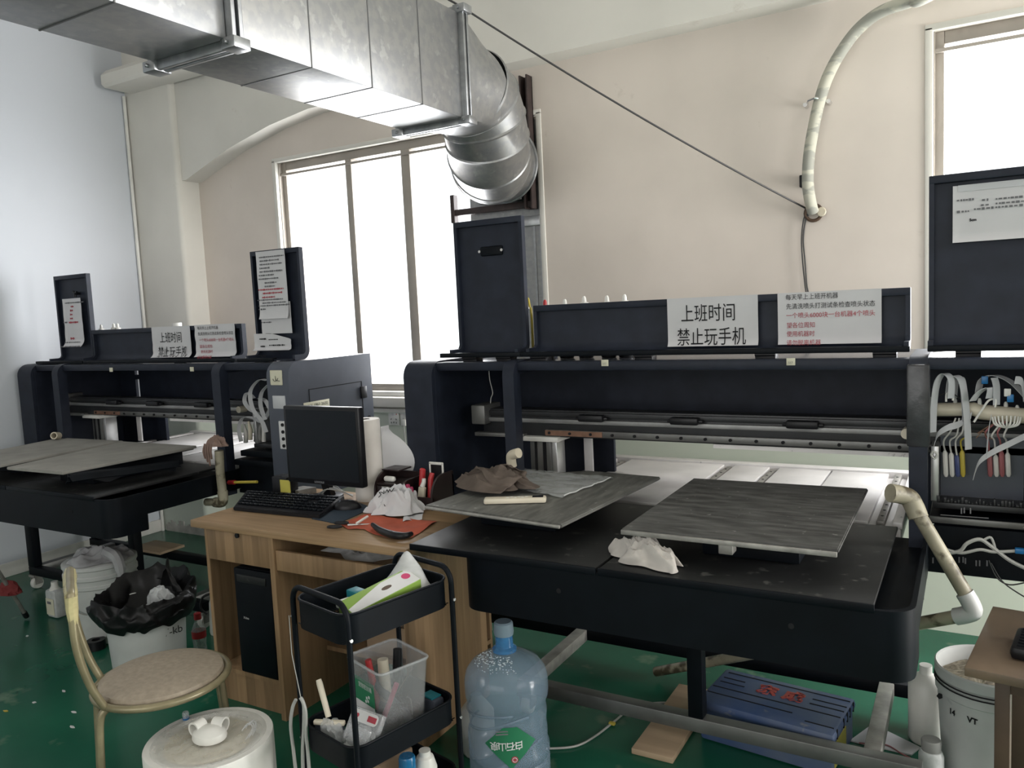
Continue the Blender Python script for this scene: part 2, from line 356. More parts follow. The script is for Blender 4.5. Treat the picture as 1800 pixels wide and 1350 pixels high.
b = B(); b.box(XR, XR+.2, YF, -.9, 0, ZC); b.box(XR, XR+.2, 2.5, 2.72, 0, ZC); b.box(XR, XR+.2, 2.72, 3.80, 2.12, ZC); b.box(XR, XR+.2, 3.80, YW, 0, ZC); b.box(XR, XR+.2, -.9, 2.5, 0, 1.15); b.box(XR, XR+.2, -.9, 2.5, 2.85, ZC)  # both openings made up to admit the added lamps on the right
struct('wall_right', b, M_WALL)
struct('baseboard_left', B().box(XL, XL+.012, YF, 3.79, 0, .09, .004), M_WHITEPL)
# corner column with a rounded arris, peeled at its foot
struct('trim_1', B().prism([(XL-.1, YW)]+[(XL-.1, 3.79)]+arc(-4.86, 3.82, .03, -PI/2, 0, 4)+[(-4.83, YW)], 'z', 0, ZC), M_COLUMN)
def peel():
    b = B(); random.seed(4)
    for i in range(26):
        x = -5.28+i*.0185; h = .05+.05*abs(noise.noise(Vector((i*.55, 2, 0))))*2
        b.box(x, x+.02, 3.783, 3.79, 0, h)
    return b
struct('trim_2', peel(), M_PLASTER)
# deep beam over the windows with a haunch at the column
struct('trim_3', B().prism([(-4.83, 2.555), (-4.79, 2.555), (-4.35, 2.706), (-3.95, 2.80), (-3.6, 2.85), (XR, 2.857), (XR, ZC), (-4.83, ZC)], 'y', 3.83, YW), M_COLUMN)
struct('trim_4', B().prism([(3.58, 3.21), (3.80, 3.21), (3.80, 3.33), (3.60, 3.33), (3.56, 3.29), (3.56, 3.23)], 'x', XL+.08, -3.2), M_COLUMN)
struct('trim_5', B().tube([(XL+.015, 3.77, 0), (XL+.015, 3.77, 3.2)], .012, 8), M_WHITEPL)

def window(name, W, mull, panel_from=None):
    x0, x1, z0, z1 = W; y = YW
    b = B(); f = .055; ya, yb = y+.05, y+.12
    b.box(x0, x0+f, ya, yb, z0, z1, .004); b.box(x1-f, x1, ya, yb, z0, z1, .004); b.box(x0+f, x1-f, ya, yb, z1-f, z1, .004); b.box(x0+f, x1-f, ya, yb, z0, z0+f, .004)
    b.box(x0+.0, x1, y+.03, y+.05, z1-.09, z1-.075); b.box(x0, x0+.02, y+.02, y+.05, z0, z1)
    o = struct(name, b, M_FRAME)
    for mx, mw in mull: struct('mullion', B().box(mx-mw/2, mx+mw/2, ya-.012, yb-.005, z0+.02, z1-f, .004), M_FRAME, o)
    xs = [x0+f]+[m[0] for m in mull]+[x1-f]
    for a, c in zip(xs, xs[1:]):
        struct('glass_pane', B().box(a, c, y+.085, y+.091, z0+f, z1-f), M_GLASS, o)
    struct('sill', B().box(x0-.0, x1, y-.005, y+.05, z0-.02, z0+.012, .008), M_WHITEPL, o)
    struct('sill_ledge', B().box(x0-.08, x1+.06, y-.05, y, z0-.085, z0-.02, .012), M_COLUMN, o)
    struct('sill_ledge', B().box(x0-.3, x1+.3, y-.02, y, z0-.125, z0-.095, .006), M_COLUMN, o)
    bb = B(); e = .014   # plaster arris round the opening
    bb.box(x0-.018, x0+e, y-.006, y+.03, z0, z1+.01, .004); bb.box(x0-.018, x1+.018, y-.006, y+.03, z1-.004, z1+.024, .004); bb.box(x1-e, x1+.018, y-.006, y+.03, z0, z1+.01, .004)
    struct('plaster_reveal', bb, M_COLUMN, o)
    return o
window('window_1', W1, ((-3.46, .05), (-3.005, .068)))
window('window_2', W2, ((.55, .06), (1.2, .035)))

# ------------------------------------------------------------------ ventilation
d = thing('ventilation_duct', 'galvanised rectangular air duct running under the ceiling into a segmented round elbow', 'duct', (-1.945, 2.0, 2.32))
DX0, DX1, DZ0, DZ1 = -2.10, -1.785, 2.325, 2.735
def duct_sec(y0, y1, nseam):
    o = obj('duct_section', B().box(DX0, DX1, y0, y1, DZ0, DZ1, .003), M_GALV, d)
    for i in range(1, nseam):
        y = y0+(y1-y0)*i/nseam
        obj('seam', B().box(DX0-.0015, DX1+.0015, y-.0022, y+.0022, DZ0-.0015, DZ1+.0015), M_SEAM, o)
duct_sec(-1.4, 1.60, 9); duct_sec(1.64, 2.80, 4)
for y in (1.62, 2.80):
    b = B(); e = .026
    for s in ((-.02, -.006), (.006, .02)):
        y0, y1 = y+s[0], y+s[1]
        b.box(DX0-e, DX0+.002, y0, y1, DZ0-e, DZ1+e, .002); b.box(DX1-.002, DX1+e, y0, y1, DZ0-e, DZ1+e, .002)
        b.box(DX0-e, DX1+e, y0, y1, DZ0-e, DZ0+.002, .002); b.box(DX0-e, DX1+e, y0, y1, DZ1-.002, DZ1+e, .002)
    obj('flange', b, M_GALVD, d)
    for sx in (DX0-.012, DX1+.012):
        for sz in (DZ0-.012, DZ1+.012): b = B().box(sx-.028, sx+.028, y-.03, y+.03, sz-.016, sz+.016, .004); b.cyl((sx, y-.042, sz), (sx, y+.042, sz), .006, 8); obj('corner_bracket', b, M_GALVD, d)
# square-to-round collar
def collar():
    b = B(); n = 48; rings = []
    for k in range(7):
        t = k/6; y = 2.82+.30*t; ring = []
        for j in range(n):
            a = 2*PI*j/n; c, s = math.cos(a), math.sin(a)
            q = 1/max(abs(c)/.158, abs(s)/.205); r = q*(1-t)+.195*t
            ring.append(b.bm.verts.new((-1.945+r*c-.012*t, y-.05*t*s, 2.53+r*s-.01*t)))
        rings.append(ring)
    for a, c in zip(rings, rings[1:]):
        for j in range(n): b.bm.faces.new((a[j], a[(j+1) % n], c[(j+1) % n], c[j]))
    return b
obj('square_to_round_collar', collar(), M_GALV, d, 60)
cps = [Vector(p) for p in ((-1.957, 3.10, 2.525), (-1.963, 3.19, 2.50), (-1.975, 3.255, 2.43), (-1.99, 3.305, 2.36), (-2.025, 3.37, 2.305), (-2.07, 3.46, 2.285), (-2.145, 3.58, 2.29), (-2.225, 3.71, 2.325), (-2.235, 3.885, 2.335))]
tans = [(cps[min(i+1, len(cps)-1)]-cps[max(i-1, 0)]).normalized() for i in range(len(cps))]
def ring_at(b, p, t, r, n=44):
    u = t.cross(Vector((0, 0, 1))).normalized() if abs(t.z) < .95 else Vector((1, 0, 0)); v = u.cross(t)
    return [b.bm.verts.new(p+(u*math.cos(2*PI*j/n)+v*math.sin(2*PI*j/n))*r) for j in range(n)]
for i in range(len(cps)-1):
    b = B(); R0 = .197
    rs = [ring_at(b, cps[i], tans[i], R0), ring_at(b, cps[i]*.93+cps[i+1]*.07, tans[i], R0+.006), ring_at(b, cps[i]*.86+cps[i+1]*.14, (tans[i]*.86+tans[i+1]*.14).normalized(), R0), ring_at(b, cps[i+1], tans[i+1], R0)]
    for a, c in zip(rs, rs[1:]):
        for j in range(44): b.bm.faces.new((a[j], a[(j+1) % 44], c[(j+1) % 44], c[j]))
    obj('elbow_segment', b, M_GALV, d, 30)
b = B(); b.tube([(-2.235+.2*math.cos(a), 3.885, 2.335+.2*math.sin(a)) for a in [2*PI*k/40 for k in range(40)]], .008, 8, loop=True); obj('end_ring', b, M_GALVD, d)
# sheet-metal panel closing the right end of the window behind the elbow
sp = thing('sheet_metal_panel', 'galvanised sheet panel filling the right end of the left window under the elbow', 'panel', (-2.3, 3.98, 1.06))
obj('sheet', B().box(-2.53, -2.065, 3.975, 3.99, 1.063, 2.575), M_GALV, sp)
b = B()
for x in (-2.53, -2.40, -2.31, -2.12, -2.08): b.box(x, x+.012, 3.968, 3.976, 1.07, 2.05)
b.box(-2.53, -2.07, 3.955, 3.976, 2.0, 2.055, .004); obj('stiffener', b, M_GALVD, sp)
obj('port_box', B().box(-2.43, -2.15, 3.90, 3.972, 2.145, 2.53, .004), M_GALVD, sp)
st = thing('steel_bracket', 'brown painted steel channel and crossbar bolted beside the elbow', 'bracket', (-2.1, 3.94, 2.08))
b = B(); b.box(-2.135, -2.127, 3.905, 3.965, 2.09, 2.80); b.box(-2.135, -2.085, 3.957, 3.965, 2.09, 2.80); b.box(-2.093, -2.085, 3.905, 3.965, 2.09, 2.80); obj('upright_channel', b, M_RUST, st)
obj('crossbar', B().box(-2.62, -2.09, 3.93, 3.954, 2.10, 2.135, .002), M_RUST, st)
obj('short_upright', B().box(-2.635, -2.61, 3.925, 3.965, 2.06, 2.22), M_RUST, st)

# ------------------------------------------------------------------ wall runs
p_hole = ay(1428, 372, 3.955)
solo('ceiling_cable', B().tube([(-1.83, 2.0, 2.80)]+[Vector((-1.80, 2.83, 2.775)).lerp(p_hole, t)+Vector((0, 0, -.05*t*(1-t)*2)) for t in [k/14 for k in range(15)]], .0042, 6), M_WIRE, 'dark cable stretched slanting from the duct corner to the wall hole', 'cable')
hp = [Vector((2.6, 3.79, 3.12)), Vector((1.2, 3.79, 3.08)), Vector((.45, 3.795, 2.99)), ay(1650, -18, 3.80), ay(1600, 2, 3.835), ay(1550, 20, 3.87)]+[ay(x, y, 3.90) for x, y in ((1510, 50), (1478, 92), (1455, 135), (1440, 180), (1430, 225), (1422, 275), (1420, 320), (1424, 352))]+[ay(1429, 372, 3.935)]
h = thing('wrapped_hose', 'pale tape-wrapped pipe curving down the back wall into a hole', 'hose', hp[-1])
obj('hose', B().tube(smooth(hp, 8), .026, 14), M_TAPE, h)
c = ay(1434, 176, 3.90); b = B(); b.tube([c+Vector((-.045, .05, -.008)), c+Vector((-.03, -.012, 0)), c+Vector((0, -.031, .003)), c+Vector((.03, -.012, 0)), c+Vector((.045, .05, -.008))], .005, 6)
for s in (-.05, .05): b.cyl(c+Vector((s, .02, -.008)), c+Vector((s, .065, -.008)), .01, 8)
obj('pipe_clip', b, M_CHROME, h)
q = ay(1430, 374, 3.958); b = B().tube([q+Vector((.036*math.cos(2*PI*k/24), 0, .036*math.sin(2*PI*k/24))) for k in range(24)], .008, 8, loop=True); obj('hole_sleeve', b, M_TBROWN, h)
b = B().lathe([(0, .004), (.018, .004), (.022, 0), (0, 0)], n=14, T=Matrix.Translation(q+Vector((.036, -.012, .0))) @ Matrix.Rotation(PI/2, 4, 'X')); obj('foam_dab', b, M_PVCC, h)
solo('black_clip', B().box(*(lambda p: (p.x-.012, p.x+.012, 3.93, 3.97, p.z-.028, p.z+.028))(ay(1411, 319, 3.95)), .004), M_BLKPL, 'small black clip on the wall beside the wrapped pipe', 'clip')
w1 = [ay(x, y, 3.955) for x, y in ((1420, 376), (1413, 385), (1409, 420), (1411, 460), (1415, 500), (1418, 540))]; w2 = [ay(x, y, 3.955) for x, y in ((1422, 376), (1416, 388), (1412, 420), (1415, 460), (1418, 500), (1422, 540))]
for k, ww in enumerate((w1, w2)):
    solo('wall_wire', B().tube(smooth(ww+[Vector((ww[-1].x, 3.955, 1.0))], 5), .0035, 6), M_WIRE, ('left' if k == 0 else 'right')+' strand of the two thin dark wires hanging down from the wall hole', 'wire', 'wires under the wall hole')
# twin sockets under the left window
for k, px in enumerate((693, 714)):
    c = ay(px, 735, YW-.006); s = thing('wall_socket', ('left' if k == 0 else 'right')+' white switched wall socket under the left window'+('' if k == 0 else ', with a plug in it'), 'socket', c, 'sockets under the window')
    obj('face_plate', B().box(c.x-.043, c.x+.043, c.y-.006, c.y+.006, c.z-.046, c.z+.046, .004), M_WHITEPL, s)
    obj('switch_rocker', B().box(c.x-.012, c.x+.02, c.y-.010, c.y-.005, c.z+.018, c.z+.034, .002), M_LABELW, s)
    obj('indicator', B().box(c.x+.022, c.x+.027, c.y-.009, c.y-.005, c.z+.024, c.z+.029), M_REDPL, s)
    b = B()
    for dx, dz, a in ((-.02, -.006, .5), (.02, -.006, -.5), (-.02, -.028, 0), (0, -.026, 0), (.02, -.028, 0)): b.box(-.0015, .0015, -.001, .001, -.005, .005, T=Matrix.Translation((c.x+dx, c.y-.007, c.z+dz)) @ Matrix.Rotation(a, 4, 'Y'))
    obj('socket_slots', b, M_INK, s)
c = ay(713, 742, YW-.02); pl = thing('plug', 'white plug with its pale cord in the right wall socket', 'plug', c)
obj('plug_body', B().box(c.x-.02, c.x+.02, c.y-.03, c.y+.006, c.z-.022, c.z+.022, .008), M_WHITEPL, pl)
obj('cord', B().tube(smooth([c+Vector((0, -.02, -.02)), c+Vector((.004, -.02, -.12)), c+Vector((-.004, -.01, -.3)), c+Vector((0, -.01, -.55)), Vector((c.x, c.y, .02))], 6), .004, 6), M_GWIRE, pl)

# ================================================================== THE TWO FLATBED PRINTERS
def yz_profile(y0, zb, zt, r, y1): return [(y0, zb)] + [(y0+r-r*math.cos(a), zt-r+r*math.sin(a)) for a in [PI/2*i/6 for i in range(7)]] + [(y1, zt), (y1, zb)]
def band_profile(y0, zb, zt, r, th, y1):
    o = [(y0, zb)] + [(y0+r-r*math.cos(a), zt-r+r*math.sin(a)) for a in [PI/2*i/6 for i in range(7)]] + [(y1, zt)]
    q = max(r-th, .004)
    i = [(y1, zt-th)] + [(y0+th+q-q*math.cos(a), zt-th-q+q*math.sin(a)) for a in [PI/2*(6-i)/6 for i in range(7)]] + [(y0+th, zb)]
    return o+i
def flap(root, x0, x1, zt, Yp, fx0, fx1, zf=1.356):
    """hinged lid standing open: sheet curling forward at its foot, with a lip round it"""
    r = .05; yf = Yp-.105
    def J(off, dep):  # J outline of depth dep in front of the sheet
        pts = [(Yp+off, zt)]+[(Yp+off-r+r*math.cos(a), zf+r+r*math.sin(a)) for a in [-PI/2*i/6 for i in range(7)]]+[(yf, zf)]
        inn = [(yf, zf+dep)]+[(Yp+off-r+(r-dep)*math.cos(a), zf+r+(r-dep)*math.sin(a)) for a in [-PI/2*(6-i)/6 for i in range(7)]]+[(Yp+off-dep, zt)]
        return pts+inn
    f = obj('flap', B().prism(J(0, .006), 'x', x0, x1), M_BLACK, root)
    for a, c in ((x0-.001, x0+.014), (x1-.014, x1+.001)): obj('flap_rim', B().prism(J(.001, .028), 'x', a, c), M_BLACK, f)
    obj('flap_rim', B().box(x0, x1, Yp-.028, Yp+.001, zt-.024, zt+.001, .002), M_BLACK, f)
    obj('flap_foot', B().box(fx0, fx1, yf-.012, yf+.02, zf-.005, zf+.014, .003), M_BLACK2, f)
    for t in ((.3, .8) if x1-x0 < .6 else (.04, .36, .68, .95)):
        x = x0+(x1-x0)*t
        b = B().box(x-.035, x+.035, yf-.004, yf+.05, 1.3255, zf, .003); b.cyl((x-.035, yf-.002, zf-.008), (x+.035, yf-.002, zf-.008), .007, 10); obj('hinge', b, M_BLKPL, root)
    return f

def printer(name, label, dx, dy, le, side):
    Y = 2.75+dy; P = lambda x: x+dx
    t = thing(name, label, 'printer', (P(-.9), Y, 0), None)
    yb = Y+.62; xe = P(.36)
    obj('end_panel', B().prism(yz_profile(Y, .64, 1.34, .07, yb), 'x', le, le+.15), M_BLACK, t)
    e2 = obj('end_panel', B().prism(yz_profile(Y, .64, 1.34, .07, yb), 'x', P(.21), xe), M_GREYSIDE if side else M_BLACK, t)
    if side:   # access door on the right-hand end
        b = B(); xd = xe+.001; g = .004
        for y0, y1, z0, z1 in ((Y+.13, Y+.13+g, .80, 1.19), (Y+.13, Y+.53, 1.19, 1.19+g), (Y+.53, Y+.53+g, .80, 1.194), (Y+.13, Y+.53, .80, .80+g)): b.box(xd-.002, xd+.001, y0, y1, z0, z1)
        obj('door_gap', b, M_INK, e2)
        obj('hinge', B().box(xd, xd+.012, Y+.515, Y+.56, 1.10, 1.165, .003), M_BLKPL, e2)
        obj('cable_hole', B().cyl((xd-.002, Y+.575, .985), (xd+.004, Y+.575, .985), .013, 16), M_INK, e2)
        # control strip and stickers on the front edge
        c = ay(499, 765, Y-.004); b0 = obj('switch_plate', B().box(c.x-.03, c.x+.042, Y-.006, Y+.001, c.z-.07, c.z+.07, .003), M_LABELW, e2)
        b = B()
        for k in range(4): b.cyl((c.x+.0, Y-.012, c.z+.052-k*.035), (c.x+.0, Y-.004, c.z+.052-k*.035), .0085, 14)
        for k in range(2): b.cyl((c.x+.03, Y-.012, c.z+.0-k*.035), (c.x+.03, Y-.004, c.z+.0-k*.035), .0085, 14)
        obj('push_button', b, M_INK, b0)
        c = ay(485, 664, Y-.003); s0 = obj('sticker', B().box(c.x-.04, c.x+.04, Y-.003, Y+.001, c.z-.037, c.z+.037, .004), M_STICK, e2, label='cream handwritten sticker')
        obj('handwriting', B().tube(smooth([(c.x-.02, Y-.004, c.z-.005), (c.x-.016, Y-.004, c.z-.015), (c.x-.002, Y-.004, c.z-.016), (c.x-.004, Y-.004, c.z+.008), (c.x+.002, Y-.004, c.z-.016), (c.x+.014, Y-.004, c.z-.002), (c.x+.008, Y-.004, c.z-.014), (c.x+.026, Y-.004, c.z-.016)], 4), .0013, 5), M_INK, s0)
        c = ay(487, 706, Y-.003); obj('sticker', B().box(c.x-.03, c.x+.055, Y-.003, Y+.001, c.z-.035, c.z+.03, .004), M_RIBBON, e2, label='grey tape patch')
        c = ax(561, 712, xe); s1 = obj('sticker', B().box(xe, xe+.0025, c.y-.11, c.y+.075, c.z-.02, c.z+.024, .002), M_STICK, e2, label='cream label with handwritten digits')
        o = text_bm('166 1861 3600', .02, Matrix.Translation((xe+.0032, c.y-.085, c.z-.002)) @ Matrix.Rotation(PI/2, 4, 'Z') @ UPRIGHT, fit=.14); obj('handwriting', o, M_INK, s1)
    obj('top_cover', B().box(le+.15, P(.21), Y+.08, yb, 1.312, 1.325, .003), M_TOP, t)
    # fascia under the lids
    obj('top_bar', B().box(le+.15, P(.21), Y+.035, Y+.095, 1.298, 1.334, .006), M_BLACK, t)
    # back: closed above the rail, open below it in the middle bay
    b = B(); b.box(P(-1.42), P(-.17), yb-.02, yb, 1.0, 1.312); b.box(P(-.17), P(.21), yb-.02, yb, .66, 1.312)
    if side: b.box(P(-1.66), P(-1.42), yb-.02, yb, .66, 1.325); b.box(le+.15, P(-1.70), yb-.02, yb, .66, 1.325); b.box(P(-1.70), P(-1.66), yb-.02, yb, .66, 1.02); b.box(P(-1.70), P(-1.66), yb-.02, yb, 1.19, 1.22)
    else: b.box(le+.15, P(-1.42), yb-.02, yb, .66, 1.325)
    obj('back_panel', b, M_BLACK, t)  # navy instead of black imitates haze over the dark interior
    b = B(); b.box(le+.15, P(-1.60), Y+.02, yb, .64, .66); obj('floor_plate', b, M_BLACK2, t)
    obj('floor_plate', B().box(P(-.12), P(.21), Y+.06, yb, .645, .665), M_BLACK2, t)
    obj('inner_wall', B().box(le+.15, le+.155, Y+.02, yb-.02, .66, 1.32), M_BLACK, t)  # same lifted navy, haze put into the colour
    for xa, zb in ((-1.64, .79), (-.17 if not side else -.195, .64)):
        w = .052 if not side else .062
        obj('portal_leg', B().prism(band_profile(Y, zb, 1.34, .06, .055, Y+.40), 'x', P(xa), P(xa)+w), M_BLACK, t)
    # cross rail with its carriage track
    ra = obj('cross_rail', B().box(P(-1.88), P(.2), Y+.22, Y+.30, 1.0, 1.115, .003), M_RAILDARK, t)
    obj('upper_track', B().box(P(-1.86), P(.2), Y+.205, Y+.221, 1.060, 1.078, .002), M_RAILMID, ra)
    obj('upper_track', B().box(P(-1.86), P(.2), Y+.208, Y+.221, 1.086, 1.108, .002), M_RAILDARK, ra)
    obj('lower_track', B().box(P(-1.56), P(.2), Y+.200, Y+.221, 1.008, 1.034, .002), M_RAIL, ra)
    obj('worn_strip', B().box(P(-1.56), P(-1.30), Y+.197, Y+.2, 1.010, 1.032), M_COPPER, ra)
    for k in range(17): obj('track_screw', B().cyl((P(-1.54+k*.095), Y+.193, 1.021), (P(-1.54+k*.095), Y+.199, 1.021), .006, 10), M_INK, ra)
    for x in (-1.34, -.95, -.52):
        b = B().box(P(x)-.055, P(x)+.055, Y+.17, Y+.206, 1.076, 1.104, .006); b.box(P(x)-.07, P(x)+.07, Y+.185, Y+.206, 1.082, 1.094, .003); obj('cable_clip', b, M_BLKPL, ra)
    b = B().box(P(-1.91), P(-1.84), Y+.17, Y+.31, 1.05, 1.135, .006); b.box(P(-1.91), P(-1.66), Y+.19, Y+.23, .995, 1.012, .002); obj('end_bracket', b, M_RAIL, ra)
    obj('belt_pulley', B().cyl((P(-.185), Y+.15, 1.075), (P(-.185), Y+.2, 1.075), .018, 16), M_CREAM, ra)
    obj('under_track', B().box(P(-.85), P(-.14), Y+.215, Y+.29, .985, 1.0), M_BED, ra)
    a = obj('upright_profile', B().box(P(-1.66), P(-1.56), Y+.24, Y+.34, .80, 1.0, .004), M_RAIL, t)
    obj('bright_corner', B().box(P(-1.56), P(-1.535), Y+.25, Y+.33, .80, .985, .003), M_ALU, a)
    b = B(); b.box(P(-1.635), P(-1.625), Y+.236, Y+.241, .80, .985); b.box(P(-1.595), P(-1.58), Y+.236, Y+.241, .80, .985); obj('slot', b, M_INK, a)
    obj('side_plate', B().box(P(-1.497), P(-1.455), Y+.44, Y+.45, .80, .99, .002), M_BED, t)
    obj('head_plate', B().box(P(-1.68), P(-1.50), Y+.19, Y+.34, .982, 1.003, .003), M_WHITEPL, a)
    # ---- bed
    zb = .78
    be = obj('print_bed', B().box(P(-1.58), P(-.20), Y+.11, Y+.96, zb-.075, zb-.018, .004), M_BED, t)
    xs = (-1.575, -1.49, -1.00, -.955, -.79, -.745, -.53, -.522, -.33, -.205)
    for a_, c_ in ((-1.575, -1.53), (-1.455, -.995), (-.945, -.79), (-.745, -.53), (-.522, -.30)):
        obj('bed_plate', B().box(P(a_), P(c_), Y+.11, Y+.90, zb-.018, zb, .002), M_BED, be)
    obj('bed_lip', B().box(P(-1.58), P(-.2), Y+.90, Y+.96, zb-.02, zb+.008, .003), M_BED, be)
    obj('bed_lip', B().box(P(-.225), P(-.195), Y+.11, Y+.90, zb-.02, zb+.004, .003), M_BED, be)
    for x in (-1.49, -.968, -.768, -.262):
        q = obj('linear_rail', B().box(P(x)-.013, P(x)+.013, Y+.11, Y+.88, zb-.018, zb+.004 if x > -.3 else zb-.004, .004), M_RIM, be)
        b = B()
        for k in range(9): b.cyl((P(x), Y+.18+k*.08, zb-.004), (P(x), Y+.18+k*.08, zb+(.005 if x > -.3 else -.003)), .005, 8)
        obj('rail_screws', b, M_INK, q)
    # ---- loading table in front
    yt = 2.065+dy; zt = .772; x0, x1 = P(-1.43), P(-.115); r = .07
    outline = [(x0, Y+.1), (x0, yt+r)]+arc(x0+r, yt+r, r, PI, 1.5*PI, 6)+arc(x1-r, yt+r, r, -PI/2, 0, 6)+[(x1, Y+.1)]
    def tray(zlo, zhi, cut, pts):
        b = B(); th = .012; n = len(pts)
        cx, cy = (x0+x1)/2, Y
        inn = [(p[0]+(th if p[0] < cx else -th), p[1]+(th if p[1] < Y-.2 else 0)) for p in pts]
        zl = [zlo if p[1] < cut else zlo+.075 for p in pts]
        A = [b.bm.verts.new((p[0], p[1], z)) for p, z in zip(pts, zl)]; Bq = [b.bm.verts.new((p[0], p[1], zhi)) for p in pts]
        C = [b.bm.verts.new((p[0], p[1], z)) for p, z in zip(inn, zl)]; D = [b.bm.verts.new((p[0], p[1], zhi)) for p in inn]
        for i in range(n-1):
            for q in ((A, Bq), (D, C), (Bq, D), (C, A)): b.bm.faces.new((q[0][i], q[0][i+1], q[1][i+1], q[1][i]))
        for i in (0, n-1): b.bm.faces.new((A[i], Bq[i], D[i], C[i]))
        return b
    pts = outline[:1]+[(x0, yt+r+.121), (x0, yt+r+.12)]+outline[1:-1]+[(x1, yt+r+.12), (x1, yt+r+.121)]+outline[-1:]
    obj('table_tray', tray(.592, zt, yt+r+.1205, pts), M_BLACK2, t)
    obj('tray_floor', B().box(x0+.013, x1-.013, yt+r, Y+.1, zt-.05, zt-.035), M_BLACK2, t)
    b = B()
    for xx in (P(-1.07), P(-.4)): b.cyl((xx, yt-.002, .70), (xx, yt+.004, .70), .008, 12)
    obj('bolt_hole', b, M_INK, t)
    cl, cr = P(-1.62), P(-.205)
    if side: cl, cr = P(-1.55), P(-.22)
    for xa, xb in ((cl, P(-.948)), (P(-.938), cr)):
        c = obj('table_cover', B().box(xa, xb, yt+.004, Y+.055, zt+.001, zt+.013, .002), M_TRAY, t)
        obj('cover_lip', B().box(xa-.002, xb+.002, yt-.004, yt+.004, zt-.008, zt+.014, .002), M_BLACK2, c)
    # ---- base frame
    fr = B; z0, z1 = .088, .138
    obj('rear_rail', B().box(le+.1, P(.32), Y+.30, Y+.35, z0, z1, .004), M_BLACK2, t)
    fy = 2.515+dy; lx0 = P(-1.5) if not side else -4.93; lg = P(-.83) if not side else -3.93
    obj('front_rail', B().box(lx0, P(-.12), fy, fy+.05, z0, z1, .004), M_RAIL if not side else M_BLACK2, t)
    for xx in (lx0, P(-.285)): obj('side_rail', B().box(xx, xx+.05, fy+.05, Y+.30, z0, z1, .004), M_RIM if not side else M_RAIL, t)
    for xx, yy, zt_ in ((lg, fy, .70), (le+.12, Y+.30, .64), (P(.26), Y+.30, .645)):
        obj('frame_leg', B().box(xx, xx+.052, yy, yy+.05, z1, zt_, .004), M_BLACK2, t)
    if side: obj('frame_leg', B().box(lx0, lx0+.065, fy, fy+.05, z1, .70, .004), M_BLACK2, t)
    def caster(x, y):
        b = B(); b.box(x-.03, x+.03, y-.03, y+.03, z0-.014, z0); b.box(x-.026, x-.021, y-.022, y+.022, .03, z0-.014); b.box(x+.021, x+.026, y-.022, y+.022, .03, z0-.014)
        o = obj('caster', b, M_RIM, t)
        obj('wheel', B().lathe([(0, -.018), (.03, -.018), (.034, -.012), (.034, .012), (.03, .018), (0, .018)], T=Matrix.Translation((x, y, .034)) @ Matrix.Rotation(PI/2, 4, 'Y')), M_WHITEPL, o)
    for c in ((le+.145, Y+.325), (P(.28), Y+.325), (lx0+.03, fy+.025), (P(-.145), fy+.025)): caster(*c)
    return t, Y

prR, YR = printer('flatbed_printer', 'large black flatbed printer with open lids behind the clear water bottle', 0, 0, -2.14, False)
prL, YL = printer('flatbed_printer', 'black flatbed printer at the bluish partition, with a grey side door', -3.25, .06, -5.27, True)

# ---- lids
flap(prR, -1.953, -1.617, 1.93, YR+.2, -2.0, -1.60); fl2 = flap(prR, -1.577, -.176, 1.556, YR+.2, -1.60, -.172); flap(prR, -.121, .25, 1.905, YR+.2, -.122, .25)
flap(prL, -5.062, -4.72, 1.888, YL+.2, -5.2, -4.70, 1.342); flap(prL, -4.745+.03, -3.386, 1.537, YL+.2, -4.69, -3.36, 1.342); flap(prL, -3.279, -2.933, 1.908, YL+.2, -3.34, -3.08, 1.342)
c = ay(864, 441, YR+.19); b = B().box(c.x-.055, c.x+.055, YR+.186, YR+.195, c.z-.02, c.z+.02, .006); o = obj('lid_handle', b, M_BLACK2, prR)
b = B()
for s in (-.055, .055): b.cyl((c.x+s, YR+.178, c.z), (c.x+s, YR+.19, c.z), .006, 10)
obj('handle_screws', b, M_CHROME, o)
c = ay(139, 516, YL+.19); b = B()
for k in range(3): a = 2*PI*k/3+.4; b.tube([(c.x, YL+.165, c.z), (c.x+.022*math.cos(a), YL+.165, c.z+.022*math.sin(a))], .008, 8)
b.cyl((c.x, YL+.155, c.z), (c.x, YL+.195, c.z), .009, 10); obj('lid_knob', b, M_BLKPL, prL)
# little stickers on the fascia
for pr_, Yp, pts in ((prR, YR, ((1063, 638), (1390, 636))), (prL, YL, ((195, 650), (337, 649)))):
    for x, y in pts:
        c = ay(x, y, Yp+.032); o = obj('fascia_sticker', B().box(c.x-.014, c.x+.014, Yp+.031, Yp+.0355, c.z-.012, c.z+.012, .001), M_STICK, pr_)
        if pr_ is prR: obj('sticker_print', text_bm('517', .009, Matrix.Translation((c.x-.008, Yp+.030, c.z-.006)) @ UPRIGHT), M_GREYINK, o)
# tape round the right portal leg of the near printer
b = B(); b.box(-.176, -.112, YR-.006, YR+.062, 1.06, 1.318, .006); obj('duct_tape', b, M_GTAPE, prR)

q = [ay(x, y, YR+.25) for x, y in ((859, 645), (861, 668), (866, 690), (863, 700), (862, 716))]
obj('hanging_wire', B().tube(smooth(q, 5), .0022, 6), M_GWIRE, prR)

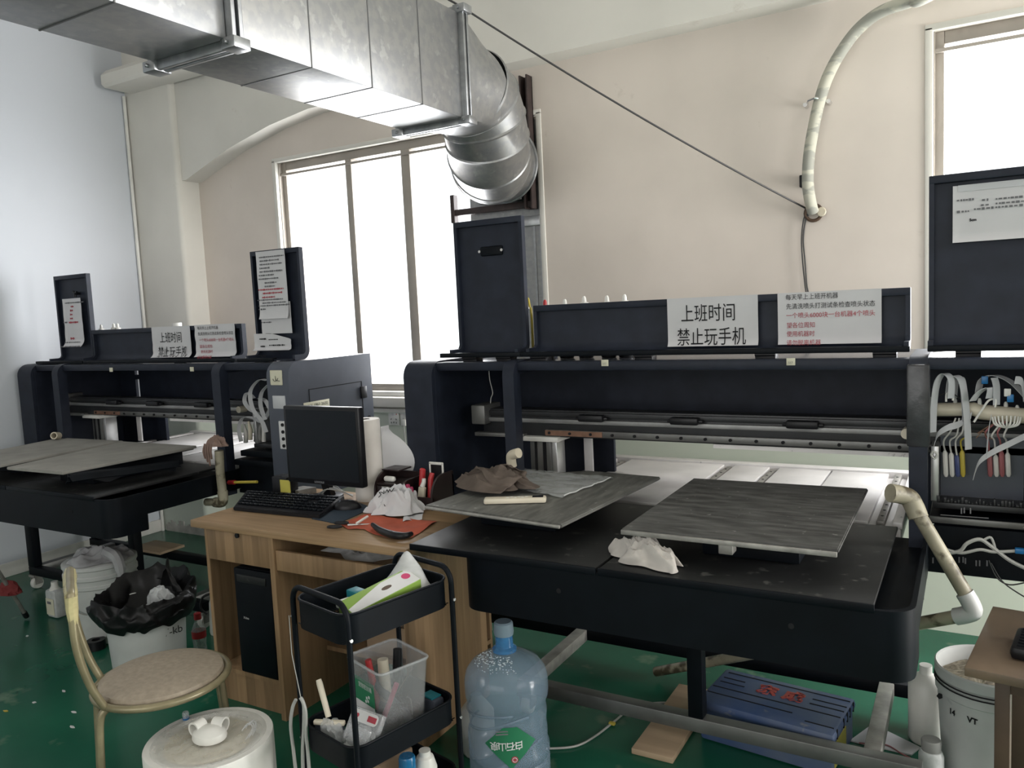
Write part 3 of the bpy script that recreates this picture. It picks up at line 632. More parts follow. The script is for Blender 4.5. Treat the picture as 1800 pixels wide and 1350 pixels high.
# ---- platens
def platen(root, corners, z, th, m, sup):
    b = B(); A = [b.bm.verts.new((x, y, z)) for x, y in corners]; C = [b.bm.verts.new((x, y, z-th)) for x, y in corners]; n = len(A)
    b.bm.faces.new(A); b.bm.faces.new(list(reversed(C)))
    for i in range(n): b.bm.faces.new((A[i], C[i], C[(i+1) % n], A[(i+1) % n]))
    bmesh.ops.bevel(b.bm, geom=list(b.bm.edges), offset=.003, segments=2, affect='EDGES')
    p = obj('platen', b, m, root)
    x0, x1, y0, y1 = sup; bb = B().box(x0, x1, y0, y1, .787, z-th-.012, .004); bb.box(x0-.03, x1+.03, y0-.04, y1+.05, z-th-.012, z-th, .002)
    obj('platen_base', bb, M_BLACK2, p); return p
pl = platen(prR, ((-.905, 2.165), (-.30, 2.178), (-.305, 2.915), (-.908, 2.895)), .88, .012, M_PLATEN2, (-.70, -.42, 2.30, 2.72))
obj('edge_strip', B().box(-.904, -.301, 2.159, 2.167, .864, .878, .002), M_RIM, pl)
obj('felt_block', B().box(-.615, -.575, 2.17, 2.215, .835, .868, .003), M_RIM, pl)
pl = platen(prR, ((-1.655, 2.205), (-1.093, 2.147), (-1.033, 2.88), (-1.35, 2.905), (-1.575, 2.74), (-1.612, 2.735)), .88, .012, M_PLATEN, (-1.52, -1.22, 2.35, 2.72))
p0, p1 = Vector((-1.655, 2.2, .872)), Vector((-1.093, 2.142, .872)); b = B(); b.tube([p0.lerp(p1, .01), p0.lerp(p1, .99)], .0055, 6); obj('edge_strip', b, M_RIM, pl)
platen(prL, ((-4.75, 2.09), (-4.25, 2.10), (-4.315, 2.86), (-4.90, 2.83)), .885, .014, M_PLATEN3, (-4.72, -4.42, 2.34, 2.72))
pl = platen(prL, ((-4.15, 2.115), (-3.70, 2.13), (-3.66, 2.80), (-3.67, 2.86), (-4.29, 2.845)), .885, .014, M_PLATEN3, (-4.02, -3.74, 2.30, 2.82))
# torn black bellows hanging by the platen of the far printer
def bel(u, v):
    a = v*PI*.62; return Vector((-3.70+.10*u+.03*math.sin(6*v), 2.14+.50*u+.02*math.sin(9*u), .80+.085*math.sin(a+.3)*(1-.35*u)+.006*math.sin(30*v))) + Vector((.10*v, -.02*v, -.015*v))
obj('torn_bellows', B().sheet(16, 24, bel, .003), M_BLACK2, prL)

# ---- carriage, cables and ink lines in the right bays
def carriage(root, X0, X1, Yc, z0):
    c = obj('print_carriage', B().box(X0, X1, Yc, Yc+.28, z0, z0+.02, .003), M_RAILDARK, root)
    obj('carriage_plate', B().box(X0-.004, X0+.018, Yc+.01, Yc+.2, z0+.02, z0+.20, .002), M_ALU, c)
    obj('carriage_plate', B().box(X1-.016, X1+.004, Yc+.01, Yc+.2, z0+.02, z0+.20, .002), M_ALU, c)
    obj('circuit_board', B().box(X0+.02, X1-.02, Yc+.10, Yc+.11, z0+.02, z0+.22), M_GREYSIDE, c)
    return c
cr = carriage(prR, -.108, .165, YR+.10, .845)
yc = YR+.10
A = lambda x, y, d=0: ay(x, y, yc+d)
obj('ink_manifold', B().tube([A(1632, 718, .03)+Vector((0, 0, 0)), A(1640, 720, .03), A(1712, 719, .03), A(1722, 724, .03), A(1800, 731, .03), A(1850, 735, .03)], [.017, .022, .022, .024, .024, .024], 14), M_CREAM, cr)
b = B()
for x, y in ((1637, 698), (1679, 700), (1722, 700), (1768, 706), (1788, 712)): b.tube([A(x, y+16, .03), A(x, y+4, .03), A(x, y, .03)], [.006, .006, .003], 8)
obj('manifold_nozzles', b, M_TUBE, cr)
WX = (.018, .02, 0)
rib = [
 [(1640, 760), (1642, 710), (1648, 672), (1660, 657), (1672, 668), (1671, 700)],
 [(1668, 690), (1674, 662), (1690, 670), (1698, 720), (1702, 790)],
 [(1698, 740), (1695, 690), (1690, 665), (1680, 668), (1676, 700)],
 [(1720, 690), (1726, 668), (1748, 660), (1778, 672), (1806, 700)],
 [(1710, 705), (1722, 690), (1740, 682), (1738, 700)],
 [(1752, 712), (1752, 680), (1748, 664)],
 [(1641, 790), (1648, 765), (1666, 752), (1688, 745), (1708, 730)],
 [(1712, 838), (1722, 812), (1745, 795), (1775, 780), (1812, 762)],
 [(1784, 668), (1796, 672), (1800, 700)],
 [(1735, 800), (1738, 760), (1742, 735)]]
for k, q in enumerate(rib):
    b = B().ribbon([A(x, y, -.03+.012*(k % 4)) for x, y in q], WX if k < 6 else (.004, .006, .022), .0015); obj('ribbon_cable', b, M_RIBBON, cr)
for x, y, m in ((1731, 668, M_BLUEPL), (1776, 700, M_BLUEPL), (1771, 690, M_TUBE)): p = A(x, y, -.012); obj('cable_tab', B().box(p.x-.009, p.x+.009, p.y-.004, p.y+.004, p.z-.012, p.z+.012, .002), m, cr)
for k, (x, m) in enumerate(((1663, M_TUBE), (1674, M_TUBE), (1684, M_TBLU), (1693, M_TYEL), (1741, M_TRED), (1752, M_TUBE), (1762, M_TRED), (1773, M_TUBE))):
    p = A(x, 838, .05); q = A(x-2, 792+(k % 3)*4, .05)
    obj('ink_damper', B().tube([p, p.lerp(q, .1), p.lerp(q, .9), q], [.004, .0075, .0075, .004], 8), m, cr)
    s = smooth([q, A(x-4, 775, .03), A(x+(8 if k < 4 else -8), 758+(k % 2)*6, .01), A(1680+(k % 4)*6 if k < 4 else 1762+(k % 4)*6, 735, .02)], 6)
    obj('ink_tube', B().tube(s, .0028, 6), m if m in (M_TYEL, M_TRED) else M_TUBE, cr)
for k in range(9):
    a = -1.1+k*.28; p = A(1769, 752, -.01); q = A(1769+28*math.sin(a), 735-4*math.cos(a), -.01)
    obj('ink_tube', B().tube(smooth([p, p.lerp(q, .5)+Vector((.006*math.sin(a)*2, -.01, -.006)), q], 5), .0026, 6), M_TUBE, cr)
for q in ([(1663, 706), (1664, 692), (1670, 688), (1675, 694), (1675, 704)], [(1712, 742), (1725, 722), (1738, 704), (1750, 703), (1749, 716)], [(1640, 792), (1637, 800), (1643, 806), (1647, 798), (1641, 794)]):
    obj('ink_tube', B().tube(smooth([A(x, y, -.02) for x, y in q], 6), .0032, 8), M_TUBE, cr)
for q in ([(1627, 673), (1640, 684), (1650, 690)], [(1640, 700), (1668, 690), (1690, 702)], [(1718, 762), (1740, 748), (1756, 740)], [(1716, 770), (1728, 758), (1735, 768), (1745, 772)]):
    obj('wire', B().tube(smooth([A(x, y, -.01) for x, y in q], 5), .0015, 5), M_COPPER if q[0][0] > 1700 else M_WIRE, cr)
b = B()
random.seed(2)
for k in range(26): x = -.095+k*.0098; b.box(x, x+.007*random.random()+.002, yc-.002, yc+.02, .866, .870+.016*random.random(), .001)
obj('head_clutter', b, M_RAILDARK, cr)
# capping tray and wiring board low in the near printer
bo = obj('capping_tray', B().box(-.115, .205, YR+.07, YR+.3, .80, .822, .003), M_BLACK2, prR)
obj('tray_lip', B().box(-.115, .205, YR+.063, YR+.072, .806, .826, .002), M_RAIL, bo)
bo = obj('wiring_board', B().box(-.118, .205, YR+.055, YR+.065, .665, .80), M_BLACK2, prR)
b = B()
for x, y in ((1690, 898), (1695, 897), (1706, 898), (1686, 984), (1693, 984), (1697, 986), (1716, 990), (1722, 990), (1735, 990), (1640, 985)):
    p = ay(x, y, YR+.054); b.box(p.x-.002, p.x+.002, p.y-.002, p.y+.001, p.z-.009, p.z+.009)
p, q = ay(1653, 905, YR+.054), ay(1738, 911, YR+.054); b.tube([p, q], .0016, 5)
obj('chalk_marks', b, M_GREYINK, bo)
for q, r, m in (([(1668, 972), (1688, 968), (1700, 955), (1722, 948), (1742, 960), (1775, 985), (1812, 1003)], .006, M_GWIRE), ([(1660, 965), (1690, 972), (1722, 966), (1748, 970), (1790, 968)], .005, M_GWIRE), ([(1728, 950), (1742, 945), (1750, 966)], .004, M_GWIRE), ([(1738, 985), (1752, 1015), (1775, 1028), (1810, 1022)], .0022, M_WIRE), ([(1742, 990), (1765, 1025), (1812, 1056)], .0022, M_WIRE)):
    obj('loose_cable', B().tube(smooth([ay(x, y, YR+.03) for x, y in q], 6), r, 6), m, bo)
p = ay(1792, 968, YR+.03); obj('blue_connector', B().box(p.x-.012, p.x+.012, p.y-.01, p.y+.01, p.z-.008, p.z+.008, .003), M_BLUEPL, bo)
# far printer's carriage
cl = carriage(prL, -3.28, -3.06, YL+.10, .885)
yc2 = YL+.10; A2 = lambda x, y, d=0: ay(x, y, yc2+d)
for k, q in enumerate(([(470, 668), (455, 668), (440, 688), (444, 718), (460, 740), (468, 760)], [(472, 676), (460, 690), (458, 712), (466, 738)], [(424, 776), (420, 752), (428, 734), (448, 736), (462, 742), (474, 720), (476, 700)], [(446, 700), (434, 690), (430, 706), (442, 722), (462, 728)], [(456, 700), (466, 704), (474, 718)])):
    obj('ribbon_cable', B().ribbon([A2(x, y, -.02+.01*k) for x, y in q], (.014, .016, .004), .0015), M_RIBBON, cl)
for x, y, m in ((432, 760, M_TUBE), (440, 755, M_CREAM), (450, 758, M_INK), (456, 762, M_TUBE), (464, 758, M_TUBE)):
    obj('ink_damper', B().tube([A2(x, y+18, .04), A2(x, y, .04), A2(x-3, y-14, .05)], [.012, .011, .006], 8), m, cl)
b = B(); b.box(-3.33, -3.05, YL+.05, YL+.3, .845, .875, .003); b.box(-3.36, -3.04, YL+.03, YL+.3, .80, .83, .003); obj('capping_tray', b, M_BLACK2, prL)
obj('upper_housing', B().box(-3.32, -3.06, YL+.20, YL+.40, 1.06, 1.24, .006), M_BLACK2, prL)
obj('lower_panel', B().box(-3.36, -3.04, YL+.06, YL+.07, .665, .80), M_BLACK2, prL)

# ================================================================== PAPERS ON THE LIDS
RELIEF = {}
def follow(b, p):
    """let print follow the curl of its sheet"""
    for v in b.bm.verts: v.co.y += RELIEF[p.name](v.co)
    return b
def paper(label, x0, x1, z0, z1, Y, wave=.006, curl=0, seed=1, top=0, shape=None, group=None):
    """sheet of paper standing at plane Y, bottom corners curling forward, top folded back by `top`"""
    def relief(u, v):
        v = min(1, max(0, v)); u = min(1, max(0, u)); e = max(0, .16-v)/.16; s = max(0, abs(u-.5)-.40)/.10
        return -curl*(e**2) - wave*s*s*(.4+.6*abs(noise.noise(Vector((seed, v*2.3, u > .5)))))
    def fn(u, v):
        x = x0+(x1-x0)*u; z = z0+(z1-z0)*v
        if shape: x, z = shape(u, v)
        y = Y - .001 + relief(u, v)
        if top and v > .94: y = Y-.001+top*(v-.94)/.06
        return Vector((x, y, z))
    b = B().sheet(20, 26, fn, -.0006)
    o = solo('paper_notice', b, M_PAPER, label, 'paper', group)
    RELIEF[o.name] = lambda P_: relief((P_.x-x0)/(x1-x0), (P_.z-z0)/(z1-z0)); return o
def lines(p, rows, m, Y):
    """rows: (string or None, px left, px right, py base, height) lettering laid on the sheet"""
    for s, xa, xb, yb, hh in rows:
        a, c = ay(xa, yb, Y), ay(xb, yb, Y)
        obj('lettering', follow(text_bm(s, hh, Matrix.Translation((a.x, Y-.0032, a.z+.11*hh)) @ UPRIGHT, fit=c.x-a.x), p), m, p)
def scribble(p, rows, m, Y, name='fine_print'):
    """lines of print too small to read: short strokes"""
    random.seed(7); b = B()
    for xa, xb, y, hh in rows:
        a, c = ay(xa, y, Y), ay(xb, y, Y); x = a.x
        while x < c.x-.003:
            w_ = random.uniform(.004, .011); k = random.uniform(.5, 1)
            b.box(x, min(x+w_, c.x), Y-.0036, Y-.003, a.z-hh*k*.5, a.z+hh*k*.5); x += w_+random.uniform(.0015, .005)
    obj(name, follow(b, p), m, p)
def corners(tl, br, Y): a, c = ay(*tl, Y), ay(*br, Y); return a.x, c.x, c.z, a.z
T1, T2 = '上班时间', '禁止玩手机'
R6 = ('一个喷头6000块一台机器4个喷头', '望各位周知', '使用机器时', '请勿脱离机器')
Yn = YR+.2-.030
p = paper('notice with two lines of big black characters on the right printer', *corners((1173, 528), (1334, 616), Yn)[:2], 1.377, 1.558, Yn, .004, .010, 1)
lines(p, ((T1, 1197, 1291, 567, .062), (T2, 1191, 1311, 608, .062)), M_INK, Yn-.001)
p = paper('notice of small black and red lines on the right printer', *corners((1367, 520), (1550, 610), Yn)[:2], 1.377, 1.558, Yn, .003, .006, 2)
lines(p, (('每天早上上班开机器', 1381, 1473, 528, .019), ('先清洗喷头打测试条检查喷头状态', 1382, 1538, 544, .019)), M_INK, Yn-.001)
lines(p, ((R6[0], 1382, 1538, 560, .019), (R6[1], 1383, 1432, 577, .019), (R6[2], 1383, 1432, 592, .019), (R6[3], 1383, 1443, 607, .018)), M_RED, Yn-.001)
Yn3 = YR+.2-.012
p = paper('white sheet with faint grey lines on the tall lid at the right', *corners((1675, 325), (1840, 411), Yn3)[:2], 1.690, 1.868, Yn3, .006, .012, 3)
scribble(p, ((1682, 1715, 353, .008), (1726, 1740, 352, .008), (1750, 1800, 350, .008), (1724, 1738, 361, .007), (1750, 1800, 358, .007), (1682, 1704, 373, .008), (1712, 1800, 368, .008)), M_GREYINK, Yn3-.001)
b = B(); a, c = ay(1684, 331, Yn3), ay(1835, 327, Yn3); b.box(a.x, c.x, Yn3-.0035, Yn3-.002, a.z-.012, a.z+.008); obj('clear_tape', b, M_RIBBON, p)
obj('lettering', text_bm('5cm', .010, Matrix.Translation(ay(1704, 389, Yn3)+Vector((0, -.0035, 0))) @ UPRIGHT, bold=.0006), M_INK, p)
# far printer
YnL = YL+.2-.030
p = paper('curling notice with big black characters on the far printer', *corners((268, 580), (340, 632), YnL)[:2], 1.364, 1.540, YnL, .012, .022, 4)
lines(p, ((T1, 282, 320, 603, .058), (T2, 280, 331, 628, .058)), M_INK, YnL-.001)
p = paper('curling notice of small black and red lines on the far printer', *corners((344, 575), (419, 632), YnL)[:2], 1.364, 1.541, YnL, .014, .022, 5)
lines(p, (('每天早上上班开机器', 348, 384, 580, .018), ('先清洗喷头打测试条检查喷头状态', 349, 411, 590, .018)), M_INK, YnL-.001)
lines(p, ((R6[0], 351, 412, 601, .018), (R6[1], 352, 374, 612, .018), (R6[2], 354, 375, 621, .017), (R6[3], 353, 378, 630, .016)), M_RED, YnL-.001)
Yq = YL+.2-.030
p = paper('narrow white sheet with a red column of print on the leftmost tall lid', *corners((111, 527), (152, 617), Yq)[:2], 1.44, 1.742, Yq, .012, .028, 6)
scribble(p, ((115, 149, 533, .010), (118, 144, 602, .008), (115, 148, 609, .009), (114, 119, 567, .010)), M_GREYINK, Yq-.001)
scribble(p, ((125, 130, 539, .014), (124, 129, 546, .014), (124, 129, 553, .014), (124, 129, 560, .014), (122, 138, 567, .014), (125, 132, 595, .014)), M_RED, Yq-.001, 'red_print')
p = paper('long printed sheet on the tall lid in front of the left window', *corners((452, 440), (511, 551), Yq)[:2], 1.555, 1.903, Yq-.006, .010, .012, 8)
scribble(p, tuple((456+o, 456+o+w_, 453+6.35*k, .009) for k, (o, w_) in enumerate(((0, 44), (1, 34), (1, 40), (1, 18), (1, 40), (0, 26), (0, 34), (10, 22), (10, 18)))), M_GREYINK, Yq-.007)
scribble(p, ((456, 499, 510, .010), (463, 497, 516, .010), (462, 484, 523, .010)), M_RED, Yq-.007, 'red_print')
scribble(p, ((455, 499, 528, .009), (462, 505, 533, .008), (457, 511, 538, .009), (457, 468, 544, .009)), M_GREYINK, Yq-.007)
p = paper('short half-hidden sheet under the long printed one, left window lid', *corners((458, 530), (515, 586), Yq)[:2], 1.478, 1.64, Yq, .006, 0, 9)
scribble(p, ((461, 503, 556, .007), (461, 478, 567, .007)), M_GREYINK, Yq-.001)
p = paper('curling handwritten sheet at the foot of the left window lid', *corners((449, 588), (519, 630), Yq)[:2], 1.39, 1.478, Yq, .012, .02, 10, 0,
          shape=lambda u, v: (ay(449, 600, Yq).x+.265*u, 1.392+.088*v-.032*v*max(0, u-.45)/.55))
scribble(p, ((457, 470, 596, .010), (473, 489, 597, .007), (459, 468, 609, .010), (474, 501, 607, .008), (474, 495, 617, .008), (455, 476, 625, .008)), M_INK, Yq-.004, 'handwriting')
# ink bottle caps showing behind the long lids
for pr_, pts, Yc, hh in (('near', ((958, 535), (993, 534), (1027, 529), (1067, 528), (1098, 526)), YR+.34, .03), ('far', ((178, 576), (200, 574), (207, 574), (311, 571)), YL+.34, .03)):
    for k, (x, y) in enumerate(pts):
        q = ay(x, y, Yc); big = (pr_ == 'far' and k == 3)
        o = thing('ink_bottle', ('%s cap from the left peeping over the long lid of the ' % ('first', 'second', 'third', 'fourth', 'fifth')[k])+('right printer' if pr_ == 'near' else 'far printer'), 'bottle', (q.x, q.y, 1.326), 'ink bottles on the '+pr_+' printer')
        obj('bottle_body', B().lathe([(0, 1.326), (.03, 1.326), (.032, 1.335), (.032, q.z-.05), (.026, q.z-.03), (.012, q.z-.022), (0, q.z-.022)], (q.x, q.y, 0), 18), M_BLKPL, o)
        obj('bottle_cap', B().lathe([(0, q.z-.022), (.018, q.z-.022), (.018, q.z-.008), (.009, q.z-.004), (.008, q.z+.012), (.004, q.z+.02), (0, q.z+.02)] if not big else [(0, q.z-.022), (.028, q.z-.022), (.028, q.z+.012), (0, q.z+.012)], (q.x, q.y, 0), 16), M_REDPL if k == 0 and pr_ == 'near' else M_WHITEPL, o)
q = ay(934, 552, YR+.34)
solo('yellow_hose', B().tube(smooth([Vector((q.x, q.y, 1.333)), q, ay(931, 540, YR+.36), ay(926, 530, YR+.40), Vector((-1.80, YR+.45, 1.333))], 6), .006, 8), M_TYEL, 'yellowish ink hose looping behind the tall lid near the ducting', 'hose')

# ================================================================== DESK
dk = thing('computer_desk', 'light wooden computer desk with a drawer and open shelves', 'desk', (-2.2, 2.4, 0))
obj('worktop', B().box(-2.75, -1.65, 2.08, 2.70, .727, .757, .003), M_WOODX, dk)
obj('side_panel', B().box(-2.70, -2.68, 2.105, 2.68, 0, .727), M_WOOD, dk)
obj('side_panel', B().box(-1.70, -1.68, 2.105, 2.60, 0, .727), M_WOOD, dk)
obj('partition', B().box(-2.315, -2.29, 2.085, 2.66, 0, .727), M_WOOD, dk)
obj('back_panel', B().box(-2.68, -1.70, 2.655, 2.67, .10, .60), M_WOOD, dk)
dr = obj('drawer', B().box(-2.675, -2.32, 2.095, 2.113, .60, .722, .002), M_WOOD, dk)
q = ay(417, 936, 2.094)-Vector((0, 0, .012)); obj('lock', B().cyl((q.x, 2.088, q.z), (q.x, 2.1, q.z), .010, 16), M_BLKPL, dr)
obj('drawer_box', B().box(-2.66, -2.335, 2.113, 2.55, .61, .70), M_WOOD, dk)
obj('tower_shelf', B().box(-2.68, -2.315, 2.11, 2.655, .125, .143), M_WOOD, dk)
obj('plinth', B().box(-2.68, -2.315, 2.12, 2.136, 0, .125), M_WOOD, dk)
tr = obj('sliding_tray', B().box(-2.285, -1.71, 2.11, 2.5, .625, .64), M_WOOD, dk)
obj('tray_front', B().box(-2.288, -1.705, 2.092, 2.11, .60, .678, .002), M_WOOD, tr)
obj('kneehole_shelf', B().box(-2.29, -1.70, 2.33, 2.655, .19, .208), M_WOOD, dk)
pc = thing('computer_tower', 'black computer tower standing in the left bay of the desk', 'computer', (-2.44, 2.3, .143))
obj('case', B().box(-2.55, -2.345, 2.125, 2.55, .1435, .575, .004), M_BLKPL, pc)
obj('front_bezel', B().box(-2.55, -2.345, 2.108, 2.126, .1435, .575, .006), M_BLACK2, pc)
obj('drive_recess', B().box(-2.53, -2.37, 2.104, 2.109, .52, .552, .002), M_TRAY, pc)
q = ay(433, 1088, 2.107); obj('badge', text_bm('Xidea', .012, Matrix.Translation((q.x-.015, 2.1065, q.z)) @ UPRIGHT), M_LABELW, pc)
bag = B(); crumple(bag, (-2.02, 2.30, .6405), .20, .11, .05, 21); solo('plastic_bag', bag, M_MILKY, 'crumpled clear bag lying in the sliding tray of the desk', 'bag')
cb = thing('cardboard_box', 'torn brown carton on the shelf under the desk', 'box', (-2.0, 2.45, .208))
obj('box_body', B().box(-2.10, -1.90, 2.36, 2.54, .2085, .33, T=None), M_CARTON, cb)
obj('box_flap', B().box(-.10, .10, -.12, 0, 0, .004, T=Tz(-2.0, 2.36, .33, 0, -.45)), M_CARTON, cb)

# ---- on the desk
Z = .757
mn = thing('computer_monitor', 'black square computer monitor on the wooden desk', 'monitor', (-2.5, 2.56, Z))
ym = 2.475; a, c = ay(497, 717, ym), ay(638, 859, ym); x0, x1, z0, z1 = a.x, c.x, c.z, ay(565, 715, ym).z
sh = obj('housing', B().box(x0, x1, ym, ym+.035, z0, z1, .006), M_BLKPL, mn)
obj('screen', B().box(x0+.016, x1-.016, ym-.001, ym+.004, z0+.022, z1-.016), M_SCREEN, mn)
obj('rear_bulge', B().box(x0+.08, x1-.08, ym+.03, ym+.065, z0+.05, z1-.06, .012), M_BLKPL, mn)
q = ay(562, 848, ym-.002); obj('maker_badge', text_bm('LOXDLE', .010, Matrix.Translation((q.x-.03, ym-.0015, q.z-.003)) @ UPRIGHT, fit=.055, bold=.0006), M_GREYINK, mn)
xm = az(590, 872, Z).x
obj('stand_neck', B().prism([(ym+.035, z0+.10), (ym+.055, z0+.10), (ym+.115, Z+.012), (ym+.085, Z+.012)], 'x', xm-.02, xm+.02), M_BLKPL, mn)
obj('stand_foot', B().lathe([(0, 0), (.075, 0), (.073, .008), (.05, .014), (0, .014)], (xm-.03, ym+.11, Z+.0005), 36), M_BLKPL, mn)
kb = thing('keyboard', 'black keyboard in front of the monitor', 'keyboard', (-2.55, 2.44, Z))
k0, k1, k2, k3 = [az(x, y, Z+.012) for x, y in ((410, 893), (562, 908), (606, 879), (434, 868))]
b = B(); A_ = [b.bm.verts.new((p.x, p.y, Z+.001)) for p in (k0, k1, k2, k3)]; C_ = [b.bm.verts.new((p.x, p.y, Z+h_)) for p, h_ in zip((k0, k1, k2, k3), (.016, .016, .030, .030))]
b.bm.faces.new(list(reversed(A_))); b.bm.faces.new(C_)
for i in range(4): b.bm.faces.new((A_[i], A_[(i+1) % 4], C_[(i+1) % 4], C_[i]))
bmesh.ops.bevel(b.bm, geom=list(b.bm.edges), offset=.003, segments=2, affect='EDGES'); body = obj('keyboard_body', b, M_BLKPL, kb)
b = B()
for r in range(6):
    for cc in range(19):
        if cc in (14, 15) and r == 3: continue
        u, v = .03+.94*(cc+.5)/19, .14+.8*(r+.5)/6
        p = k0.lerp(k1, u).lerp(k3.lerp(k2, u), v); h_ = .016+.014*v; d_ = (k1-k0).normalized(); ang = math.atan2(d_.y, d_.x)
        b.box(-.0095, .0095, -.0085, .0085, 0, .007, .002, T=Tz(p.x, p.y, Z+h_, ang), seg=1)
obj('keys', b, M_BLACK2, body)
q = az(611, 895, Z); ms = thing('computer_mouse', 'black mouse on the desk right of the keyboard', 'mouse', q)
b = B().ball((0, 0, 0), 1, 4, (.058, .034, .036)); bmesh.ops.bisect_plane(b.bm, geom=b.bm.verts[:]+b.bm.edges[:]+b.bm.faces[:], plane_co=(0, 0, 0), plane_no=(0, 0, -1), clear_outer=True); b.move(Tz(q.x, q.y, Z+.004, .5)); obj('mouse_shell', b, M_BLKPL, ms)
obj('scroll_wheel', B().cyl((q.x-.028, q.y-.02, Z+.032), (q.x-.024, q.y-.012, Z+.032), .008, 12), M_GREYSIDE, ms)
pts = [az(x, y, Z+.002) for x, y in ((548, 912), (575, 917), (592, 921), (655, 893), (632, 884), (610, 880))]
solo('mouse_pad', B().prism([(p.x, p.y) for p in pts], 'z', Z+.0005, Z+.003), mat('dark blue pad', (.02, .035, .055), .8), 'dark blue mat under the black mouse', 'mat')
rl = thing('paper_roll', 'tall white paper roll standing beside the monitor', 'roll', (-2.255, 2.617, Z))
obj('rolled_paper', B().lathe([(.019, 0), (.060, 0), (.061, .01), (.061, .345), (.059, .35), (.019, .35)], (-2.255, 2.617, Z+.0005), 40), mat('roll paper', (.70, .66, .62), .85), rl)
obj('core_tube', B().lathe([(.016, .001), (.0195, .001), (.0195, .347), (.016, .347), (.016, .001)], (-2.255, 2.617, Z), 24), M_CARTON, rl)
obj('loose_sheet', B().sheet(12, 14, lambda u, v: Vector((-2.215+.13*u*(math.sin(PI*min(1, v*1.0+.12))**.7), 2.668+.055*u, Z+.06+.25*v)), .0008), M_PAPER, rl)
# desk organiser
og = thing('desk_organizer', 'dark brown wooden desk organizer with a drawer and pen bay', 'organizer', (-2.0, 2.6, Z))
ox0, ox1, oy0, oy1 = -2.168, -1.868, 2.54, 2.695
def side(x, h, r): return B().prism([(oy0, Z+.001), (oy1, Z+.001), (oy1, Z+h)]+[(oy0+r-r*math.cos(a_)*1.0, Z+h-r+r*math.sin(a_)) for a_ in [PI/2*(1-k/8) for k in range(9)]], 'x', x, x+.009)
obj('side_board', side(ox0, .135, .085), M_ESPRESSO, og); obj('side_board', side(ox1-.009, .135, .085), M_ESPRESSO, og); obj('side_board', side(-2.035, .105, .06), M_ESPRESSO, og)
obj('back_board', B().box(ox0, ox1, oy1-.008, oy1, Z+.001, Z+.12), M_ESPRESSO, og)
obj('shelf_board', B().box(ox0, -2.03, oy0+.012, oy1, Z+.085, Z+.093), M_ESPRESSO, og)
dw = obj('small_drawer', B().box(ox0+.01, -2.038, oy0+.008, oy0+.02, Z+.006, Z+.082, .002), M_ESPRESSO, og)
obj('finger_slot', B().box(-2.13, -2.085, oy0+.006, oy0+.009, Z+.076, Z+.081), M_RIM, dw)
obj('front_board', B().box(-2.035, ox1, oy0+.004, oy0+.012, Z+.001, Z+.05), M_ESPRESSO, og)
obj('base_board', B().box(ox0, ox1, oy0+.005, oy1, Z+.001, Z+.008), M_ESPRESSO, og)
obj('top_lid', B().box(ox0, ox0+.09, oy0+.06, oy0+.15, Z+.134, Z+.141, .002), M_ESPRESSO, og)
solo('earbud_case', B().box(-.028, .028, -.012, .012, 0, .023, .0105, T=Tz(-2.115, 2.585, Z+.0935), seg=4), M_WHITEPL, 'white rounded earbud case on the brown organizer', 'case')
st_ = thing('stapler', 'pink stapler stuck in the organizer', 'stapler', (-1.99, 2.565, Z+.01))
obj('stapler_arm', B().box(-.011, .011, -.008, .008, 0, .082, .005, T=Tz(-2.000, 2.565, Z+.012, 0, -.2, -.3)), M_PINK, st_)
obj('stapler_base', B().box(-.009, .009, -.006, .006, 0, .074, .004, T=Tz(-1.978, 2.56, Z+.012, 0, -.2, -.3)), M_PINK, st_)
solo('red_screwdriver', B().tube([(-1.985, 2.62, Z+.01), (-1.98, 2.625, Z+.07), (-1.98, 2.625, Z+.075), (-1.975, 2.63, Z+.145), (-1.974, 2.631, Z+.15)], [.003, .003, .013, .013, .008], 12), M_REDPL, 'red handled tool upright at the back of the organizer', 'tool')
solo('red_marker', B().tube([(-1.925, 2.60, Z+.01), (-1.922, 2.61, Z+.11), (-1.92, 2.62, Z+.135)], [.010, .012, .010], 12), M_REDPL, 'red capped marker leaning right in the organizer', 'marker')
gb = thing('glue_bottle', 'small clear glue bottle with a white tip in the organizer', 'bottle', (-1.94, 2.57, Z+.01))
obj('bottle_body', B().box(-.015, .015, -.009, .009, 0, .075, .004, T=Tz(-1.945, 2.565, Z+.012, 0, -.1, .1)), M_CREAM, gb)
obj('nozzle', B().tube([(-1.938, 2.572, Z+.087), (-1.932, 2.576, Z+.105), (-1.931, 2.577, Z+.12)], [.011, .009, .008], 12), M_WHITEPL, gb)
bd = thing('badge_holder', 'white framed badge holder standing at the back of the organizer', 'badge', (-1.925, 2.675, Z+.02))
q = Vector((-1.935, 2.672, 0))
b = B(); b.box(q.x-.036, q.x-.028, q.y-.003, q.y+.003, Z+.05, Z+.168, .002); b.box(q.x+.028, q.x+.036, q.y-.003, q.y+.003, Z+.05, Z+.168, .002); b.box(q.x-.036, q.x+.036, q.y-.003, q.y+.003, Z+.158, Z+.170, .003); b.box(q.x-.036, q.x+.036, q.y-.003, q.y+.003, Z+.01, Z+.05, .002); obj('badge_frame', b, M_WHITEPL, bd)
obj('card', B().box(q.x-.028, q.x+.028, q.y-.001, q.y+.001, Z+.05, Z+.158), M_BLKPL, bd)
